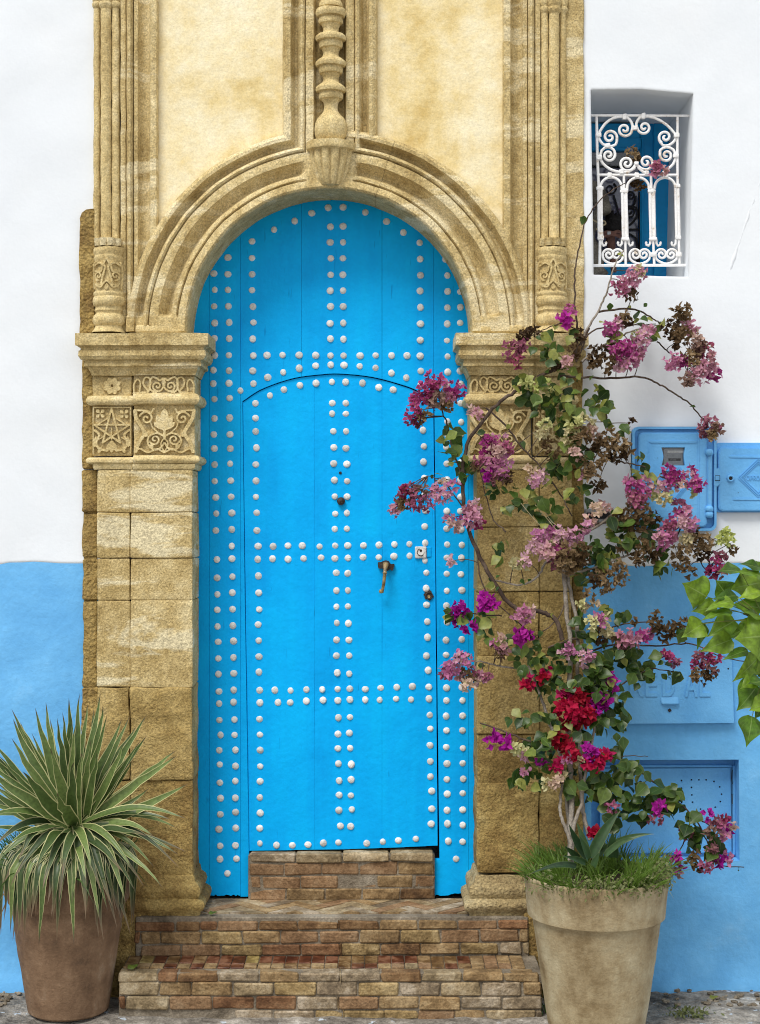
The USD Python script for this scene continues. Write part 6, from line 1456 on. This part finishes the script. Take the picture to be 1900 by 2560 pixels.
    # leaves
    ZN = [(1190,770,34),(1220,830,46),(1180,870,40),(1150,850,34),(1300,870,26),(1322,900,28),(1180,745,22),(990,940,20),(975,968,22),(1000,1000,26),(1012,1022,20),(1085,1065,26),(1140,1082,30),(1175,1100,30),(1205,1045,30),(1195,1120,30),(1245,1005,40),(1275,990,30),(1250,880,36),(1240,930,34),(1210,900,30),(1350,1150,36),(1320,1180,40),(1290,1200,30),(1410,1180,40),(1440,1235,26),(1400,1150,36),(1255,1080,30),(1095,1190,14),(1080,1205,16),(1070,1270,10),(1050,1345,20),(1062,1380,24),(1120,1400,34),(1150,1430,40),(1165,1460,36),(1205,1435,44),(1240,1470,50),(1280,1450,44),(1310,1470,44),(1340,1405,30),(1300,1500,44),(1330,1520,36),(1375,1435,34),(1410,1445,30),(1455,1455,24),(1390,1470,26),(1190,1500,28),(1128,1560,26),(1150,1640,30),(1120,1690,22),(1160,1700,24),(1200,1600,30),(1320,1620,36),(1350,1690,36),(1385,1685,32),(1420,1725,36),(1445,1745,36),(1470,1760,30),(1490,1790,26),(1300,1720,30),(1280,1690,34),(1335,1750,34),(1505,1820,26),(1530,1830,22),(1560,1845,16),(1250,1725,22),(968,1335,12),(1010,1345,18),(1330,1790,22),(1400,1770,24),(1390,1740,30),(1360,1160,34),(1270,1520,40),(1305,1560,36),(1265,1590,30),(1180,1560,16),(1310,1440,34),(1250,1360,24),(1290,1390,26),(1360,1345,12),(1345,1350,12),(1320,1720,26),(1262,960,24),(1395,1000,10),(1360,945,14),(1390,700,14),(1425,735,14),(1440,700,10),(1330,730,14),(1250,740,16),(1275,1180,30),(1300,1230,18),(1270,1250,18),(1400,1030,18),(1380,1040,14),(1210,1010,26),(1480,1380,8),(1100,1110,16),(1320,1330,12),(1545,1860,14),(1180,1650,24),(1230,1690,24),(1215,1560,20),(1340,1560,28)]
    L = []
    for x, y, r in ZN:
        n = int(3 + (r / 12.5) ** 2 * 1.4)
        for k in range(n):
            a, q = rng.uniform(0, 2 * math.pi), math.sqrt(rng.random())
            px, py = (x + r * q * math.cos(a)) * 1.15, (y + r * q * math.sin(a) * 1.1) * 1.15
            L.append((px, py, rng.uniform(20, 45) * rng.uniform(0.82, 1.0) * (1.18 if y > 1660 else 1.0)))
    for c in branches[5:]:
        for k in range(2, len(c) - 1, 5):
            p = c[k]; dd = DIST + p[1]
            if rng.random() < 0.35: L.append((950 + p[0] * FPX / dd + rng.normal(0, 6), 1280 - (p[2] - EYE) * FPX / dd + rng.normal(0, 8), rng.uniform(13, 24)))
    L.sort(key=lambda a: -a[2])
    st = [0.10, 0.62, 0.96, 1.0, 0.86, 0.58, 0.26, 0.0]
    rest = {"leaf_green": [], "leaf_lime": []}
    for k, (px, py, s) in enumerate(L):
        ln = s * S(-0.2); d = dep(px, py) + rng.uniform(-0.06, 0.045)
        if px < 1470 and py < 1180: d = min(d, -0.125)
        p = W(px, py, d)
        dv = np.array([rng.normal(0, 0.75), rng.normal(-0.25, 0.4), rng.normal(-0.55, 0.55)]); dv /= np.linalg.norm(dv)
        nm = np.array([rng.normal(0, 0.55), rng.normal(-0.75, 0.4), rng.normal(0.55, 0.45)])
        p0 = p - dv * ln / 2; bend = nm / np.linalg.norm(nm) * ln * rng.uniform(-0.05, 0.16)
        rb = ribbon(bez(p0, p + bend, p + dv * ln / 2 - bend * 0.8, 8), [ln * rng.uniform(0.7, 0.92) * q for q in st], nm, rng.uniform(0.05, 0.5), 3, wave=0.10, seed=k)
        lime = rng.random() < (0.32 if py < 1600 else 0.12)
        m = "leaf_lime" if lime else "leaf_green"
        if k < 300: put_ribbons("leaf", [rb], m, t)
        else: rest[m].append(rb)
    for m, rs in rest.items():
        put_ribbons("small_leaves", rs, m, t, kind="stuff")
climber()

# ------------------------------------------------------------------ big leaved shrub at the right edge
def shrub():
    rng = np.random.default_rng(5)
    Q = lambda x, y, d: W(1650 + x / 4.28, 1380 + y / 4.28, d)
    foot = W(2120, 2600, -0.75); foot[2] = 0.0
    t = thing("broad_leaved_shrub", "bright green shrub with large heart shaped leaves reaching in from the right", "shrub", foot)
    hub = Q(1120, 745, -0.62)
    top = W(1985, 1400, -0.6)
    put("stem", tube(smoothline([foot, W(2110, 2100, -0.72), W(2060, 1700, -0.66), W(2000, 1480, -0.62), top], 8), np.linspace(0.016, 0.007, 33), 8), "bark_grey", t, smooth=60)
    put("branch", tube(smoothline([W(2020, 1560, -0.63), Q(1300, 790, -0.62), hub, Q(1000, 700, -0.60), Q(890, 660, -0.6)], 6), np.linspace(0.006, 0.0022, 25), 7), "bark_dark", t, smooth=60)
    put("branch", tube(smoothline([W(2060, 1700, -0.66), Q(1300, 1250, -0.64), Q(1120, 1350, -0.63), Q(1060, 1500, -0.62)], 6), np.linspace(0.006, 0.0022, 19), 7), "bark_dark", t, smooth=60)
    lv = [((500,478),(232,330),265,-.62,(0,-1,.15)),((870,215),(610,210),170,-.60,(0,-.55,.8)),((705,455),(592,296),190,-.60,(.1,-1,.1)),((820,470),(556,505),110,-.62,(0,-.8,.6)),((610,590),(330,638),150,-.60,(0,-.9,.3)),((770,520),(475,640),150,-.66,(-.1,-.5,.85)),((760,630),(425,742),110,-.66,(-.1,-.5,.85)),((455,770),(225,918),190,-.62,(0,-1,.2)),((470,760),(390,1060),110,-.58,(.5,-.8,.1)),((800,735),(495,912),220,-.58,(0,-1,.3)),((770,935),(415,1070),170,-.62,(0,-.9,.2)),((1000,780),(755,895),130,-.60,(.1,-.8,.3)),((1130,900),(790,930),350,-.66,(0,-1,.25)),((935,1050),(655,1165),100,-.62,(0,-.8,.6)),((1060,1120),(768,1395),170,-.60,(.2,-1,.1)),((1035,1345),(852,1468),130,-.63,(0,-.9,.3)),((1130,1390),(940,1412),170,-.66,(0,-.6,.7)),((1040,1430),(815,1705),250,-.62,(.15,-1,.1)),((1130,1630),(950,1700),160,-.67,(0,-.7,.6)),((985,1760),(922,2095),190,-.64,(.1,-1,.05)),
          ((1075,330),(735,400),290,-.56,(0,-1,.35)),((1080,430),(820,505),140,-.66,(0,-.5,.85)),((1075,175),(830,130),110,-.60,(0,-.6,.75)),((1060,200),(1020,88),90,-.56,(.2,-1,.2)),((1080,600),(760,560),170,-.58,(0,-1,.3)),((1090,260),(800,215),120,-.62,(0,-.6,.7)),((1090,1250),(1005,1240),190,-.60,(0,-1,.2)),((1120,1030),(1000,1130),150,-.58,(.2,-1,.2)),((1090,690),(870,640),120,-.64,(0,-.6,.7)),((1120,470),(1000,330),200,-.52,(.2,-1,.2)),
          ((1130,1560),(1010,1790),200,-.60,(.2,-1,.1)),((1110,140),(1180,60),160,-.6,(0,-.8,.6)),((1150,700),(1300,900),260,-.62,(0,-1,.3)),((1180,300),(1330,400),260,-.6,(0,-1,.3)),((1180,1100),(1350,1250),260,-.6,(0,-1,.3)),((1200,1500),(1350,1700),260,-.6,(0,-1,.3)),((1080,500),(960,470),160,-.50,(0,-1,.3)),((1090,830),(960,800),140,-.54,(0,-1,.3))]
    st = np.interp(np.linspace(0, 1, 21), np.linspace(0, 1, 11), [0.34, 0.82, 1.0, 0.97, 0.88, 0.74, 0.55, 0.37, 0.20, 0.08, 0.0]); st[1:-1] = (st[:-2] + 2 * st[1:-1] + st[2:]) / 4
    for k, (b, tp, w, d, nm) in enumerate(lv):
        p0, p2 = Q(*b, d), Q(*tp, d - 0.03 + rng.normal(0, 0.012))
        nrm = np.array(nm, float); ln = np.linalg.norm(p2 - p0)
        mid = (p0 + p2) / 2 + nrm / np.linalg.norm(nrm) * ln * 0.10
        w *= 1.5 * S(d) / 4.28
        rb = ribbon(bez(p0, mid, p2, 21), [w * q for q in st], nrm + rng.normal(0, .12, 3), rng.uniform(0.08, 0.3) * (1 if k % 4 else -0.6), 7, wave=0.22, seed=k)
        put_ribbons("leaf", [rb], "shrub_leaf", t)
        q0 = hub if b[1] < 1150 else Q(1100, 1350, -0.63)
        put("leaf_stalk", tube(bez(q0, (q0 + p0) / 2 + np.array([0, 0, 0.012]), p0, 6), np.linspace(0.0018, 0.0012, 6), 5, False), "leaf_lime", t, smooth=True)
shrub()

# ------------------------------------------------------------------ small things
def small_things():
    rng = np.random.default_rng(31)
    def fallen(name, label, px, py, d, z, size, m, ang):
        p = W(px, py, d); p[2] = z + 0.004
        dv = np.array([math.cos(ang), math.sin(ang), 0]) * size
        rb = ribbon(bez(p - dv / 2, p + np.array([0, 0, size * 0.25]), p + dv / 2 + [0, 0, size * 0.12], 8), [size * 0.7 * q for q in (0.1, 0.6, 0.95, 1, 0.85, 0.55, 0.25, 0)], [0.1, -0.3, 1], -0.3, 3, 0.3, 2)
        put_ribbons(name, [rb], m, None, label=label, cat="leaf")
    fallen("fallen_leaf", "yellow fallen leaf on the edge of the upper brick step", 532, 2297, -0.09, 0.279, 0.03, "leaf_lime", 0.3)
    fallen("fallen_leaf", "yellow curled leaf on the left end of the lower step", 333, 2425, -0.27, 0.146, 0.042, "leaf_lime", 0.7)
    fallen("fallen_leaf", "pale fallen leaf on the pavement near the beige pot", 1785, 2496, -0.14, 0.006, 0.032, "leaf_lime", 0.2)
    def weed(name, label, px, d, n, spread, h):
        p0 = W(px, 0, d); p0[2] = 0
        rs = []
        for i in range(n):
            p = p0 + np.array([rng.normal(0, spread), rng.normal(0, spread * 0.45), rng.uniform(0, h)])
            ln = rng.uniform(0.008, 0.02); dv = rng.normal(0, 1, 3); dv /= np.linalg.norm(dv)
            rs.append(ribbon(np.array([p, p + dv * ln / 2, p + dv * ln]), [0.001, ln * 0.5, 0], rng.normal(0, .4, 3) + [0, -.5, 1], 0.2, 3))
        put_ribbons(name, rs, "weed_leaf", None, label=label, cat="weed", kind="stuff")
    weed("pavement_weed", "low green weed growing from the pavement right of the beige pot", 1722, -0.30, 170, 0.035, 0.022)
    rs = []
    for i in range(26):
        p = W(1372, 0, -0.27); p[2] = 0; p = p + np.array([rng.normal(0, 0.012), rng.normal(0, 0.012), 0])
        h = rng.uniform(0.03, 0.09); o = np.append(rng.normal(0, 0.02, 2), h)
        rs.append(ribbon(bez(p, p + o * [0.2, 0.2, 0.7], p + o, 5), [0.003, 0.0035, 0.003, 0.002, 0], [0, -1, .3], 0.2, 3))
    put_ribbons("pavement_grass", rs, "grass_blade", None, label="grass blades growing between the steps and the beige pot", cat="grass", kind="stuff")
    tw = thing("garden_twine", "pale loose twine tying the climber stems in front of the pilaster", "twine", W(1350, 1310, -0.24))
    for pts in ([(1300, 1255), (1330, 1292), (1352, 1316), (1366, 1332), (1358, 1338), (1346, 1318)], [(1338, 1262), (1362, 1290), (1392, 1328), (1398, 1350)], [(1345, 1250), (1376, 1300), (1404, 1322)]):
        put("strand", tube(smoothline([W(x, y, -0.245) for x, y in pts], 6), 0.0012, 5), "straw", tw, smooth=True)
    rng2 = np.random.default_rng(4)
    rs = []
    for i in range(60):      # loose stones and flakes at the foot of the wall
        right = rng2.random() < 0.7
        px = rng2.uniform(1650, 1900) if right else rng2.uniform(0, 70)
        p = W(px, 0, -0.08); p[1] = rng2.uniform(-0.20, -0.01); s = rng2.uniform(0.003, 0.011)
        m = trimesh.creation.icosphere(1, s); m.vertices = m.vertices * [1.2, 1, 0.55] + rng2.normal(0, s * 0.16, m.vertices.shape); m.apply_translation([p[0], p[1], 0.002])
        rs.append(m)
    put("rubble", cat_(rs), "mortar", None, smooth=30, label="small crumbs of plaster and stone along the foot of the blue wall", cat="rubble", kind="stuff")
small_things()
